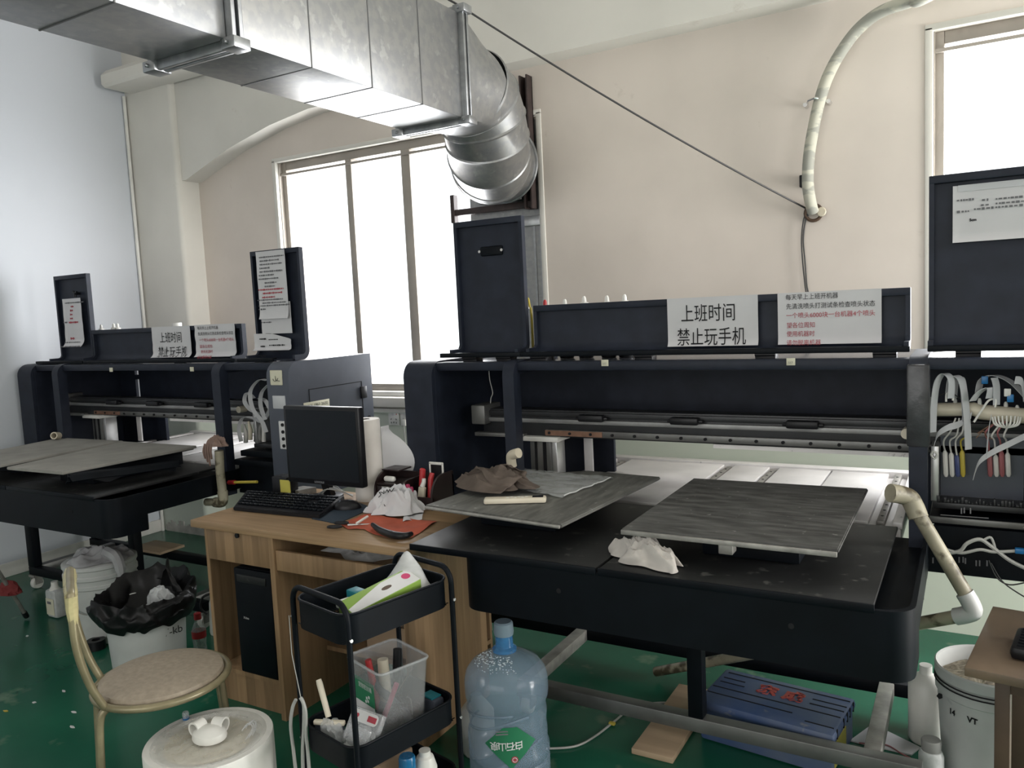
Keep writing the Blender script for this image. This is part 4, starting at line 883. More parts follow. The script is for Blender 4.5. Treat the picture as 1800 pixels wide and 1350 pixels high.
# cloths and tools on the desk's right end
b = B(); q = az(695, 905, Z); crumple(b, (q.x, q.y+.02, Z+.008), .150, .085, .115, 3, .45, 60, 2.0); wc = solo('white_cloth', b, M_PAPER, 'crumpled white cotton cloth with dark script on the desk', 'cloth')
b = B(); q2 = Vector((q.x-.05, q.y-.035, Z+.075))
for k, s in enumerate(([(0, 0, 0), (.012, 0, .012), (.004, 0, .02), (.02, -.002, .022), (.03, -.002, .018), (.03, -.002, .03)], [(.035, 0, .02), (.045, 0, .034), (.05, 0, .024), (.058, 0, .036), (.066, 0, .028), (.078, 0, .042)], [(-.01, 0, -.03), (.01, 0, -.02), (.004, 0, -.034), (.022, 0, -.026), (.03, 0, -.034)])):
    b.tube(smooth([q2+Vector(p) for p in s], 4), .0016, 5)
obj('script_print', b, M_INK, wc)
pts = [az(x, y, Z+.004) for x, y in ((598, 922), (640, 905), (700, 912), (768, 916), (742, 934), (722, 946), (690, 948), (655, 938), (640, 930), (612, 930))]
cx_ = sum((p for p in pts), Vector())/len(pts)
b = B(); vs = [b.bm.verts.new((p.x, p.y, Z+.003)) for p in pts]; f = b.bm.faces.new(vs); bmesh.ops.triangulate(b.bm, faces=[f]); bmesh.ops.subdivide_edges(b.bm, edges=b.bm.edges[:], cuts=5, use_grid_fill=True)
for v in b.bm.verts: v.co.z = Z+.003+.014*abs(noise.noise(v.co*14))
solo('orange_cloth', b, M_ORANGE, 'flat orange red cloth under the white one on the desk', 'cloth')
b = B()
for s, e in (((584, 930), (600, 922)),): pass
c0, c1 = az(588, 926, Z+.012), az(600, 919, Z+.012)
sc_ = thing('scissors', 'black handled scissors at the front edge of the desk', 'scissors', c0)
for k, cc in enumerate((c0, c1)):
    d_ = Vector((.024, .010, 0)); n_ = Vector((-.010, .018, 0))
    obj('handle', B().tube([cc+d_*math.cos(a_)+n_*math.sin(a_)*.55 for a_ in [2*PI*j/18 for j in range(18)]], .0045, 8, loop=True), M_BLKPL, sc_)
obj('blade', B().tube([c0.lerp(c1, .5)+Vector((.03, .02, -.004)), c0.lerp(c1, .5)+Vector((.10, .07, -.006))], [.006, .002], 6), M_CHROME, sc_)
hb = [az(x, y, Z+.022) for x, y in ((655, 922), (668, 932), (690, 940), (710, 942), (724, 938))]
solo('curved_handle', B().tube(smooth(hb, 5), [.008+.006*math.sin(PI*k/20) for k in range(21)], 10), M_BLKPL, 'dark curved tool handle lying on the orange cloth', 'tool')
solo('white_stick', B().tube([az(627, 920, Z+.020), az(646, 908, Z+.028)], .005, 10), M_WHITEPL, 'short white stick beside the white cloth on the desk', 'stick')
pts = [az(x, y, Z+.002) for x, y in ((708, 918), (742, 914), (745, 896), (715, 892))]
solo('paper_scrap', B().sheet(6, 6, lambda u, v: pts[0].lerp(pts[1], u).lerp(pts[3].lerp(pts[2], u), v)+Vector((0, 0, .003+.012*noise.noise(Vector((u*2, v*2, 3))))), .0006), M_PAPER, 'torn white paper scrap at the right of the white cloth', 'paper')
yb_ = thing('card_box', 'black box with a yellow front left of the monitor', 'box', (-2.72, 2.62, Z))
q = az(497, 876, Z); obj('box_body', B().box(q.x-.06, q.x+.03, q.y, q.y+.07, Z+.001, Z+.095, .003), M_BLKPL, yb_)
obj('yellow_face', B().box(q.x-.005, q.x+.055, q.y-.006, q.y-.001, Z+.004, Z+.085, .002), M_YELLOW, yb_)
q = az(528, 866, Z+.01)
solo('mesh_holder', B().prism([(q.x-.06, q.y-.03), (q.x+.02, q.y-.03), (q.x+.05, q.y+.05), (q.x-.03, q.y+.05)], 'z', Z+.001, Z+.028), M_RIM, 'grey mesh holder behind the keyboard', 'holder')
b = B()
for k in range(4): b.tube(smooth([az(560+6*k, 868, Z+.02), az(575+4*k, 860-2*k, Z+.05), az(598+2*k, 864, Z+.03), az(620, 870+k, Z+.01)], 5), .0025, 6)
solo('monitor_cables', b, M_GWIRE, 'tangle of pale and dark cables behind the monitor foot', 'cable')

# ================================================================== PIPES, RAGS AND TOOLS ON THE PRINTERS
def elbow(b, p, a, c, r, n=14):
    """fat fitting bending at p from direction a to direction c"""
    a, c = Vector(a).normalized(), Vector(c).normalized()
    b.tube(smooth([p+a*r*2.4, p+a*r*1.2, p+(a+c)*r*.25, p+c*r*1.2, p+c*r*2.4], 5), r, n); return b
# drain pipe on the near printer's right leg
pa = ay(1608, 893, 2.62); pb = ay(1714, 1072, 2.60); pc_ = Vector((-1.12, 3.0, .032))
dp = thing('drain_pipe', 'long stained plastic drain pipe slanting down right of the near printer', 'pipe', pc_)
obj('pipe', B().tube([pa, pb], .0205, 14), M_PVC, dp); obj('pipe', B().tube([pb+Vector((0, 0, -.01)), pc_], .0195, 14), M_PVC, dp)
q = ay(1600, 872, 2.63); obj('elbow', elbow(B(), q, ay(1574, 868, 2.60)-q, pa-q, .028), M_PVC, dp)
obj('elbow', elbow(B(), pb+Vector((.003, 0, -.008)), pa-pb, pc_-pb, .0255), M_GREYPL, dp)
solo('pipe_coupling', elbow(B(), ay(897, 800, 2.68), ay(925, 793, 2.66)-ay(897, 800, 2.68), (0, .02, -.1), .020), M_PVCC, 'cream pipe elbow standing by the left leg of the near printer', 'pipe')
q = ay(103, 766, 2.79); solo('pipe_coupling', B().lathe([(.016, 0), (.022, 0), (.022, .05), (.016, .05), (.016, 0)], n=20, T=Matrix.Translation(q) @ Matrix.Rotation(PI/2-.2, 4, 'X') @ Matrix.Rotation(.5, 4, 'Y')), M_PVCC, 'small cream pipe ring at the far left printer', 'pipe')
vp = thing('overflow_pipe', 'stained vertical drain pipe on the far printer beside the desk', 'pipe', ay(388, 890, 2.76))
p0_, p1_, p2_ = ay(385, 792, 2.72), ay(387, 830, 2.72), ay(392, 874, 2.72)
obj('pipe', B().tube([p0_, p1_, p2_], .0225, 12), M_PVC, vp); obj('elbow', elbow(B(), p2_+Vector((0, 0, -.03)), (0, 0, 1), (-1, .0, -.02), .026), M_PVC, vp)
obj('pipe', B().tube([p2_+Vector((-.05, 0, -.03)), p2_+Vector((-.13, .0, -.036))], .02, 12), M_PVC, vp)
b = B(); q = ay(380, 772, 2.72); crumple(b, q+Vector((.012, -.005, -.035)), .085, .045, .06, 31, .2, 40, 2.2); 
for k in range(4): b.tube(smooth([q+Vector((-.04+.014*k, -.035, -.02)), q+Vector((-.046+.017*k, -.045, -.055)), q+Vector((-.042+.016*k, -.042, -.095-.018*(k % 3)))], 4), [.008, .0075, .007, .007, .0065, .006, .006, .005, .004], 8)
solo('rubber_glove', b, mat('dusty pink rubber', (.20, .13, .105), .7), 'limp pinkish work glove tied round the leg of the far printer', 'glove')
sd_ = thing('screwdriver', 'screwdriver with red and yellow handle on the far printer near the keyboard', 'tool', ay(420, 848, 2.80))
a_, c_ = ay(402, 848, 2.80), ay(452, 847, 2.80)
obj('shaft_handle', B().tube([a_.lerp(c_, .2), c_], .0075, 10), M_TYEL, sd_); obj('red_grip', B().tube([a_, a_.lerp(c_, .22)], .012, 12), M_REDPL, sd_)
# cross shaped valve hanging behind the near printer
hv = thing('hanging_valve', 'black cross handled valve hanging under the near printer', 'valve', ay(1601, 1050, 3.3))
b = B(); b.tube([ay(1599, 1000, 3.3)+Vector((0, 0, .06)), ay(1598, 1035, 3.3), ay(1600, 1062, 3.3)], [.010, .012, .009], 10); obj('stem', b, M_BLKPL, hv)
q = ay(1600, 1050, 3.28); b = B(); b.tube([q+Vector((-.045, 0, .0)), q+Vector((.045, 0, .012))], [.013, .015], 8); b.tube([q, q+Vector((.008, 0, -.045))], [.013, .011], 8); obj('cross_handle', b, M_BLKPL, hv)

# ---- on the near printer's left platen
Zp = .8805
fp = [az(x, y, Zp) for x, y in ((822, 850), (900, 824), (1079, 842), (988, 877))]
def film(u, v):
    p = fp[0].lerp(fp[1], v).lerp(fp[3].lerp(fp[2], v), u); e = min(u, 1-u, v, 1-v)
    return p+Vector((.008*noise.noise(Vector((v*6, u, 1))), .008*noise.noise(Vector((u*6, v, 5))), .004+.010*abs(noise.noise(Vector((u*4, v*4, 2))))+.006*abs(noise.noise(Vector((u*11, v*11, 2))))))
pbag = thing('plastic_bag', 'flat clear plastic bag spread under the brown cloth', 'bag', fp[3])
obj('film', B().sheet(36, 36, film), M_FILM, pbag)
obj('zip_edge', B().tube([film(1-.005, t/20)+Vector((0, 0, .002)) for t in range(1, 20)], .0022, 6), M_MILKY, pbag)
b = B(); q = az(836, 852, Zp+.01); rag(b, (q.x, q.y, Zp), .06, .05, .035, 44); solo('plastic_film', b, M_FILM, 'crumpled clear film at the left corner of the platen', 'film')
b = B(); q = az(878, 855, Zp+.01); crumple(b, (q.x, q.y, Zp+.016), .190, .115, .078, 14, -.1, 76, 2.0, .95); solo('brown_cloth', b, M_RAGB, 'crumpled brown cloth on the left platen of the near printer', 'cloth')
rm = thing('remote_control', 'cream long remote control on the platen below the brown cloth', 'remote', az(905, 884, Zp))
a_, c_ = az(850, 888, Zp), az(960, 885, Zp); d_ = (c_-a_); an = math.atan2(d_.y, d_.x); ln = d_.length
obj('remote_body', B().box(0, ln, 0, .042, .001, .020, .006, T=Tz(a_.x, a_.y, Zp, an)), M_CREAM, rm)
obj('display', B().box(ln*.78, ln*.955, .010, .034, .0195, .0208, T=Tz(a_.x, a_.y, Zp, an)), M_SCREEN, rm)
b = B()
for k in range(6): b.box(ln*(.36+.06*k), ln*(.36+.06*k)+.010, .012+.01*(k % 2), .019+.01*(k % 2), .0195, .0212, .001, T=Tz(a_.x, a_.y, Zp, an))
obj('buttons', b, M_WHITEPL, rm)
b = B(); q = az(1140, 985, .786); crumple(b, (q.x+.0, q.y-.01, .7865), .150, .075, .078, 17, -.35, 64, 1.7); solo('white_rag', b, M_RAGW, 'stained off-white cloth tucked under the front of the right platen', 'cloth')

# ================================================================== FLOOR, RIGHT SIDE
tb = thing('toolbox', 'low blue plastic toolbox lying behind the front rail', 'toolbox', (-.585, 2.73, 0))
Tt = Tz(-.588, 2.742, 0, -.115)
obj('box_body', B().box(-.225, .225, -.135, .135, .001, .115, .012, T=Tt), M_BLUETOOL, tb)
ld = obj('box_lid', B().box(-.233, .233, -.143, .143, .112, .150, .014, T=Tt), M_BLUETOOL, tb)
b = B()
for y, segs in ((.105, ((-.21, .222),)), (.06, ((-.21, -.13), (.11, .222))), (.025, ((-.21, -.12), (.11, .222))), (-.02, ((-.22, .222),)), (-.07, ((-.22, .08),)), (-.1, ((.13, .222),))):
    for s, e in segs: b.box(s, e, y-.0025, y+.0025, .1485, .1512, T=Tt)
    if segs[-1][1] > .2: b.box(.231, .2345, y-.0025, y+.0025, .118, .1505, T=Tt)
obj('lid_grooves', b, M_INK, ld)
for k, (s, x) in enumerate((('东', -.075), ('成', .015))):
    obj('moulded_character', text_bm(s, .062, Tt @ Matrix.Translation((x, .018, .1515)), bold=.003, depth=.002), M_TOOLRED, ld)
obj('side_label', B().box(.2245, .2275, -.11, .03, .02, .10, T=Tt), M_YELLOW, tb)
obj('latch', B().box(-.03, .03, .14, .152, .09, .14, .004, T=Tt), M_BLUETOOL, tb)
solo('wooden_board', B().box(-1.01, -.862, 2.44, 2.96, .0005, .022, .003), M_PLY, 'loose raw board lying under the front rail of the near printer', 'board')
pts = [az(x, y, .004) for x, y in ((1494, 1302), (1534, 1273), (1618, 1314), (1602, 1327))]
fc = solo('flattened_carton', B().prism([(p.x, p.y) for p in pts], 'z', .001, .006), M_PAPER, 'white flattened card on the floor right of the blue toolbox', 'card')
solo('red_wires', B().tube(smooth([az(x, y, .009) for x, y in ((1510, 1306), (1535, 1308), (1560, 1310), (1585, 1325), (1600, 1332))], 5), .0025, 6), M_TRED, 'thin red wires across the white card on the floor', 'wire')
fw = thing('floor_cable', 'thin grey cable snaking over the floor beside the water bottle', 'cable', az(1010, 1310, .005))
obj('cable', B().tube(smooth([az(x, y, .006) for x, y in ((960, 1316), (1010, 1312), (1045, 1295), (1080, 1268), (1110, 1245), (1150, 1236), (1195, 1236))], 6), .004, 6), M_GWIRE, fw)
q = az(1076, 1272, .008); obj('tag', B().box(q.x-.012, q.x+.012, q.y-.008, q.y+.008, .004, .014, .003), M_TYEL, fw)
# bucket of sawdust
q = Vector((.055, 2.80, 0)); bk = thing('sawdust_bucket', 'white bucket full of sawdust at the right edge', 'bucket', q)
obj('bucket_wall', B().lathe([(.125, .0), (.130, .004), (.146, .28), (.152, .285), (.152, .31), (.147, .312), (.150, .33), (.154, .335), (.154, .365), (.150, .37), (.145, .366), (.142, .30), (.126, .01), (0, .006), (0, 0), (.125, 0)], q, 44), M_GREYPL, bk)
b = B()
b.lathe([(0, .345), (.06, .338), (.11, .325), (.142, .318)], q, 40)
for v in b.bm.verts: v.co.z += .012*noise.noise(v.co*30)
obj('sawdust', b, M_SAWDUST, bk)
b = B()
for z_ in (.314, .326): b.tube([q+Vector((.1535*math.cos(a_), .1535*math.sin(a_), z_)) for a_ in [2*PI*k/40 for k in range(40)]], .0022, 5, loop=True)
b.tube([q+Vector((.152*math.cos(a_), .152*math.sin(a_), .27)) for a_ in (3.6, 3.62)], .01, 5); obj('rim_dark_lines', b, M_INK, bk)  # dark rings in the groove below the rim, and a short dark mark
b = B()
for a0, ch in ((-2.42, '14'), (-2.0, 'VT')):
    pos = q+Vector((.146*math.cos(a0), .146*math.sin(a0), .235)); t_ = text_bm(ch, .022, Matrix.Translation(pos) @ Matrix.Rotation(a0+PI/2, 4, 'Z') @ UPRIGHT, bold=.001); obj('paint_mark', t_, M_INK, bk)
solo('white_jug', B().lathe([(0, 0), (.05, 0), (.055, .01), (.055, .20), (.03, .235), (.02, .24), (.02, .27), (0, .27)], (-.13, 2.95, .0005), 24), M_WHITEPL, 'white jug half hidden behind the sawdust bucket', 'jug')
q = az(1637, 1300, .155); sb = thing('small_bottle', 'small translucent white bottle at the lower right edge', 'bottle', (q.x, q.y, 0))
obj('bottle_body', B().lathe([(0, 0), (.034, 0), (.036, .006), (.036, .105), (.030, .120), (.026, .122), (0, .122)], (q.x, q.y, .0005), 24), M_MILKY, sb)
obj('cap', B().lathe([(0, .122), (.028, .122), (.029, .15), (.026, .156), (0, .156)], (q.x, q.y, .0005), 24), mat('grey cap', (.25, .25, .24), .5), sb)
# little table in the right corner of the picture
ta = [az(x, y, .60) for x, y in ((1695, 1172), (1745, 1065))]; dv = (ta[1]-ta[0]).normalized(); dn = Vector((dv.y, -dv.x, 0)); an = math.atan2(dn.y, dn.x)
side_t = thing('side_table', 'low brown wooden table cut off by the right edge', 'table', ta[0]+dn*.2+dv*.2-Vector((0, 0, .6)))
Tq = Tz(ta[0].x, ta[0].y, 0, an); Lq = (ta[1]-ta[0]).length
obj('table_top', B().box(0, .45, 0, Lq, .575, .60, .003, T=Tq), M_TABLEW, side_t)
for x, y in ((.06, .05), (.36, .05), (.06, Lq-.09), (.36, Lq-.09)): obj('leg', B().box(x, x+.034, y, y+.034, 0, .575, .002, T=Tq), M_TBROWN, side_t)
obj('apron', B().box(.06, .39, .055, .07, .53, .575, T=Tq), M_TBROWN, side_t)
bx = thing('adapter_box', 'black ribbed plastic box on the low brown table', 'box', Tq @ Vector((.15, .12, .6)))
obj('box_shell', B().box(.085, .24, .10, .26, .601, .635, .012, T=Tq), M_BLKPL, bx)
b = B()
for k in range(7): b.box(.10, .225, .115+.02*k, .122+.02*k, .634, .638, .001, T=Tq)
obj('ribs', b, M_BLACK2, bx)

# ================================================================== WATER BOTTLE
q = Vector((-1.322, 2.147, .0)); wb = thing('water_bottle', 'large blue clear water bottle standing at the front of the near printer', 'bottle', q)
prof = [(0, .006), (.09, .001), (.122, .004), (.134, .02), (.134, .075), (.127, .085), (.1345, .095), (.1345, .12), (.128, .135), (.130, .17), (.127, .20), (.130, .24), (.125, .262), (.130, .275), (.136, .29), (.1375, .31), (.1375, .345), (.131, .372), (.112, .398), (.085, .414), (.080, .418), (.05, .430), (.034, .436)]
obj('bottle_shell', B().lathe(prof, q, 56), M_BOTTLE, wb, 60)
obj('neck', B().lathe([(.034, .436), (.040, .437), (.040, .446), (.031, .452), (.029, .462), (.029, .492), (0, .494)], q, 32), M_BOTNECK, wb)
obj('cap', B().lathe([(0, .535), (.026, .535), (.031, .53), (.033, .50), (.031, .49), (0, .489)], q, 32), mat('pale blue cap', (.20, .27, .33), .55), wb)
b = B(); random.seed(11)
for k in range(190):
    rr = random.uniform(.045, .104); a_ = random.uniform(-2.9, -.7); zz = .4305-(rr-.05)*.33 if rr < .085 else .4165-(rr-.085)*.8
    b.ball(q+Vector((rr*math.cos(a_), rr*math.sin(a_), zz)), random.uniform(.0012, .0034), 1, (1, 1, .6))
dpl = obj('droplets', b, clear('water drops', (.85, .9, .92), .5, .05), wb); dpl['kind'] = 'stuff'
# swirl ridges moulded in the shell
for k, (a0, a1, z0_, z1_) in enumerate(((-2.9, -.9, .25, .275), (-2.2, -.5, .215, .262), (-3.3, -1.6, .19, .10), (-1.6, -.1, .10, .17))):
    obj('moulded_ridge', B().tube([q+Vector((.1315*math.cos(a_), .1315*math.sin(a_), zz)) for a_, zz in [(a0+(a1-a0)*t/18, z0_+(z1_-z0_)*(.5-.5*math.cos(PI*t/18))) for t in range(19)]], .004, 6), M_BOTTLE, wb)
def onb(a_, z_, r=.1325): return q+Vector((r*math.cos(a_), r*math.sin(a_), z_))
va = math.atan2(-q.y, -q.x)
def lab(u, v):
    hw = .42*(1-abs(v*2-1.15)/1.15 if v > .575 else v/.575); hw = max(hw, .015); return onb(va+.03+(u*2-1)*max(hw, .02)*1.5, .108+.135*v, .1365)
lb = obj('label', B().sheet(18, 14, lab, .0006), M_GREENP, wb)
# upside-down characters on the label
for k, ch in enumerate('白石山泉'):
    a_ = va+.33-.19*k; pos = onb(a_, .193, .1372)
    obj('lettering', text_bm(ch, .027, Matrix.Translation(pos) @ Matrix.Rotation(a_+PI/2, 4, 'Z') @ UPRIGHT @ Matrix.Rotation(PI, 4, 'Z'), bold=.0004), M_LABELW, lb)
pos = onb(va+.11, .137, .1372); obj('round_emblem', B().cyl(pos, pos+Vector((math.cos(va), math.sin(va), 0))*.0012, .011, 20), M_RED, lb)
obj('emblem_mark', B().tube([pos+Vector((math.cos(va), math.sin(va), 0))*.0016+Vector((.007*math.cos(t)*-math.sin(va), .007*math.cos(t)*math.cos(va), .007*math.sin(t))) for t in [2*PI*k/16 for k in range(16)]], .0011, 5, loop=True), M_LABELW, lb)
a_ = va-.14; pos = onb(a_, .222, .1372)
for dz in (0, .009): obj('print_line', B().box(-.022, .018, -.0006, .0006, -.002+dz, .002+dz, T=Matrix.Translation(pos) @ Matrix.Rotation(va+PI/2, 4, 'Z')), M_GREYINK, lb)
solo('white_jug', B().lathe([(0, 0), (.055, 0), (.06, .01), (.06, .15), (.03, .19), (.02, .195), (.02, .21), (0, .21)], (-1.50, 2.23, .0005), 24), M_GREYPL, 'white jug just behind the left of the water bottle', 'jug')
q = az(995, 1345, .03); b = B().lathe([(0, 0), (.03, 0), (.032, .01), (.030, .05), (.032, .10), (.028, .14), (.012, .165), (.012, .185), (0, .185)], n=18)
for v in b.bm.verts: v.co += Vector((.008*noise.noise(v.co*25), .008*noise.noise(v.co*25+Vector((5, 0, 0))), 0))
b.move(Matrix.Translation((q.x+.075, q.y-.075, .034)) @ Matrix.Rotation(.8, 4, 'Z') @ Matrix.Rotation(-PI/2, 4, 'Y')); solo('crushed_bottle', b, M_CLEAR, 'crushed clear drink bottle lying right of the water bottle', 'bottle')

# ================================================================== TROLLEY
TA = 1.34; HL, HW = .195, .130
_f = az(607, 1082, .74); TC = Vector((_f.x, _f.y, 0)) + Matrix.Rotation(TA, 3, 'Z') @ Vector((HL-.012, HW-.012, 0)); TT = Tz(TC.x, TC.y, 0, TA); TI = TT.inverted()
tr_ = thing('utility_trolley', 'black three tier utility trolley in front of the desk', 'trolley', TC)
def tl(px, py, z): return TI @ az(px, py, z)          # photo pixel at height z, in the trolley's own frame
def ring(b, z0, z1, r=.05, e=0, th=.003):
    o = rrect(-HL+e, HL-e, -HW+e, HW-e, r, 6); i = rrect(-HL+e+th, HL-e-th, -HW+e+th, HW-e-th, r-th, 6); n = len(o)
    A = [[b.bm.verts.new((p[0], p[1], z)) for p in P_] for P_, z in ((o, z0), (o, z1), (i, z1), (i, z0))]
    for a, c in ((0, 1), (1, 2), (2, 3), (3, 0)):
        for k in range(n): b.bm.faces.new((A[a][k], A[a][(k+1) % n], A[c][(k+1) % n], A[c][k]))
    return b
TIERS = ((.655, .74), (.285, .36), (.06, .13))
for z0, z1 in TIERS:
    k = ring(B(), z0, z1); k.tube([(p[0], p[1], z1) for p in rrect(-HL, HL, -HW, HW, .05, 6)], .004, 6, loop=True); tray_ = obj('tray', k.move(TT), M_BLACK2, tr_)
    b = B()
    for x in [(-HL+.012)+i*.0115 for i in range(int((2*HL-.02)/.0115))]: b.box(x, x+.0028, -HW+.005, HW-.005, z0+.004, z0+.006)
    for y in [(-HW+.012)+i*.0115 for i in range(int((2*HW-.02)/.0115))]: b.box(-HL+.005, HL-.005, y, y+.0028, z0+.004, z0+.006)
    obj('wire_mesh_floor', b.move(TT), M_BLACK2, tray_)
for sx in (-1, 1):
    x = sx*(HL-.006); yy = HW+.007; h = .775
    pts = [(x, -yy, .035), (x, -yy, h-.05)]+[(x+.0, -yy+.045-.045*math.cos(a), h-.05+.05*math.sin(a)) for a in [PI/2*i/6 for i in range(1, 7)]]+[(x, yy-.045+.045*math.sin(a), h-.05+.05*math.cos(a)) for a in [PI/2*i/6 for i in range(0, 7)]]+[(x, yy, .035)]
    obj('end_tube', B().tube(pts, .0085, 10).move(TT), M_BLACK2, tr_)
    for y in (-yy, yy):
        b = B()
        for z0, z1 in TIERS: b.cyl((x, y-.014*(1 if y > 0 else -1)*0-.0, (z0+z1)/2-.02), (x, y+.012*(1 if y > 0 else -1), (z0+z1)/2-.02), .005, 8)
        obj('screws', b.move(TT), M_CHROME, tr_)
        c_ = obj('caster', B().box(x-.012, x+.012, y-.008, y+.008, .028, .05, .003).move(TT), M_BLKPL, tr_)
        obj('wheel', B().lathe([(0, -.010), (.02, -.010), (.022, 0), (.02, .010), (0, .010)], n=16, T=Matrix.Translation((x, y, .0235)) @ Matrix.Rotation(PI/2, 4, 'Y')).move(TT), M_BLKPL, c_)
def on(name, b, m, label, cat, sd=38): return solo(name, b.move(TT), m, label, cat, sd=sd)
zt = .663
# top tier
a_ = tl(690, 1035, .66); pk = thing('snack_box', 'long green and white carton on the top tier of the trolley', 'box', TT @ Vector((a_.x, a_.y, zt)))
p, q = tl(625, 1068, zt+.05), tl(712, 1025, zt+.075); d_ = q-p; an_ = math.atan2(d_.y, d_.x); TB = TT @ Matrix.Translation(((p+q)/2).to_2d().to_3d()+Vector((0, 0, zt+.034))) @ Matrix.Rotation(an_, 4, 'Z') @ Matrix.Rotation(-.16, 4, 'Y') @ Matrix.Rotation(.25, 4, 'X')
obj('carton', B().box(-.12, .12, -.038, .038, 0, .050, .002, T=TB), M_GREENL, pk)
obj('white_panel', B().prism([(-.118, -.036), (.118, -.036), (.118, .030), (.02, .030), (-.118, -.012)], 'z', .0502, .0508, T=TB), M_LABELW, pk)
obj('printed_leaf', B().lathe([(0, .0512), (.016, .0512), (.016, .0508)], n=16, T=TB @ Matrix.Translation((.02, -.002, 0)) @ Matrix.Diagonal((1.1, .5, 1, 1))), M_TBROWN, pk)
obj('printed_dot', B().lathe([(0, .0512), (.014, .0512), (.014, .0508)], n=16, T=TB @ Matrix.Translation((.095, .005, 0))), M_PINK, pk)
def bagf(u, v):
    p0, p1, p2, p3 = (.00, -.105), (.165, -.095), (.165, .105), (-.02, .095)
    x = (p0[0]*(1-u)+p1[0]*u)*(1-v)+(p3[0]*(1-u)+p2[0]*u)*v; y = (p0[1]*(1-u)+p1[1]*u)*(1-v)+(p3[1]*(1-u)+p2[1]*u)*v
    h = .105*math.exp(-((u-.80)**2)/.06-((v-.42)**2)/.10)+.035*math.sin(PI*u)*math.sin(PI*v)
    return Vector((x, y, zt+.03+h+.012*noise.noise(Vector((u*5, v*5, 3)))))
on('plastic_bag', B().sheet(34, 30, bagf), M_MILKY, 'peaked clear plastic bag behind the green carton on the trolley', 'bag')
tp = thing('tape_dispenser', 'teal and white dispenser at the front end of the top trolley tier', 'dispenser', TT @ Vector((-.15, .04, zt)))
p = tl(618, 1050, zt+.05)
obj('teal_body', B().box(p.x-.005, p.x+.035, p.y-.03, p.y+.022, zt+.001, zt+.072, .006).move(TT), M_TEAL, tp)
obj('white_arm', B().box(p.x-.05, p.x-.004, p.y-.015, p.y+.012, zt+.03, zt+.052, .004).move(TT), M_WHITEPL, tp)
obj('black_roll', B().lathe([(0, -.014), (.026, -.014), (.026, .014), (0, .014)], n=20, T=Matrix.Translation((p.x+.02, p.y-.044, zt+.04)) @ Matrix.Rotation(PI/2, 4, 'Y')).move(TT), M_BLKPL, tp)
# middle tier
zm = .293
bn = thing('storage_bin', 'clear plastic bin of tools on the middle trolley tier', 'bin', TT @ Vector((.06, 0, zm)))
c0 = Vector((.045, .012, 0)); BT = TT @ Tz(c0.x, c0.y, zm, -.10)
def taper(b, x0, y0, x1, y1, z0, z1, th):
    A = [[b.bm.verts.new((p[0], p[1], z)) for p in rrect(-x, x, -y, y, .02, 4)] for x, y, z in ((x0, y0, z0), (x1, y1, z1), (x1-th, y1-th, z1), (x0-th, y0-th, z0+th))]; n = len(A[0])
    for i in range(3):
        for k in range(n): b.bm.faces.new((A[i][k], A[i][(k+1) % n], A[i+1][(k+1) % n], A[i+1][k]))
    b.bm.faces.new(list(reversed(A[0]))); b.bm.faces.new(A[3]); return b
obj('bin_shell', taper(B(), .072, .082, .088, .098, .001, .215, .002).move(BT), clear('bin plastic', (.40, .41, .42), .30, .12), bn)
obj('bin_rim', B().tube([(p[0], p[1], .213) for p in rrect(-.089, .089, -.099, .099, .022, 5)], .0045, 6, loop=True).move(BT), M_CLEAR, bn)
lb_ = obj('green_label', B().box(-.0835, -.0820, -.048, .075, .06, .165, T=Matrix.Rotation(0, 4, 'Z')).move(BT @ Matrix.Rotation(0, 4, 'Y')), M_GREENP, bn)
obj('white_strip', B().box(-.0842, -.0834, -.048, .075, .062, .092).move(BT), M_LABELW, lb_)
obj('lettering', text_bm('宠物密封桶', .016, BT @ Matrix.Translation((-.0842, .040, .138)) @ Matrix.Rotation(-PI/2, 4, 'Z') @ UPRIGHT, fit=.075), M_LABELW, lb_)
b = B()
for y, z in ((-.005, .112), (-.018, .118), (-.012, .104), (0, .100)): b.box(-.0842, -.0834, y-.004, y+.004, z-.004, z+.004)
obj('printed_dots', b.move(BT), M_LABELW, lb_)
for nm, pp, r, m, lab in (('knife', [(-.02, .03, .01), (-.04, .05, .20)], .012, M_REDPL, 'red handled knife standing in the clear bin'), ('brush', [(.03, .02, .01), (.055, .03, .21)], .016, M_BLKPL, 'thick black handled tool in the clear bin'), ('pliers', [(.03, -.06, .02), (-.03, .05, .13)], .015, M_GREYSIDE, 'dark grey pliers slanting in the clear bin'), ('steel_rod', [(.045, -.075, .19), (.02, -.01, .09)], .003, M_CHROME, 'thin bright steel rod in the clear bin'), ('marker', [(-.05, -.02, .02), (-.01, -.06, .15)], .009, M_PINK, 'pink pen slanting in the clear bin'), ('paper_packet', [(0, .02, .01), (0, .03, .195)], .02, M_CREAM, 'cream packet standing in the clear bin')):
    on(nm, B().tube(pp, [r, r*.85], 10).move(TI @ BT), m, lab, 'tool')
b = B(); rag(b, (.0, 0, .004), .055, .062, .075, 51, 0, 4); on('rag', b.move(TI @ BT), M_BLKPL, 'dark crumpled rag at the bottom of the clear bin', 'cloth')
pk2 = thing('blister_pack', 'clear blister pack with red and white card leaning on the bin', 'package', TT @ Vector((-.07, -.05, zm)))
PT = TT @ Tz(-.098, -.050, zm+.052, .12) @ Matrix.Rotation(-.95, 4, 'Y')
obj('clear_shell', B().box(-.045, .06, -.062, .062, 0, .022, .006, T=PT), M_CLEAR, pk2)
obj('shell_bulge', B().box(-.035, .012, -.048, .048, .02, .036, .008, T=PT), M_CLEAR, pk2)
cd = obj('header_card', B().prism(rrect(.022, .054, -.052, .052, .014), 'z', .0222, .0232, T=PT), M_LABELW, pk2)
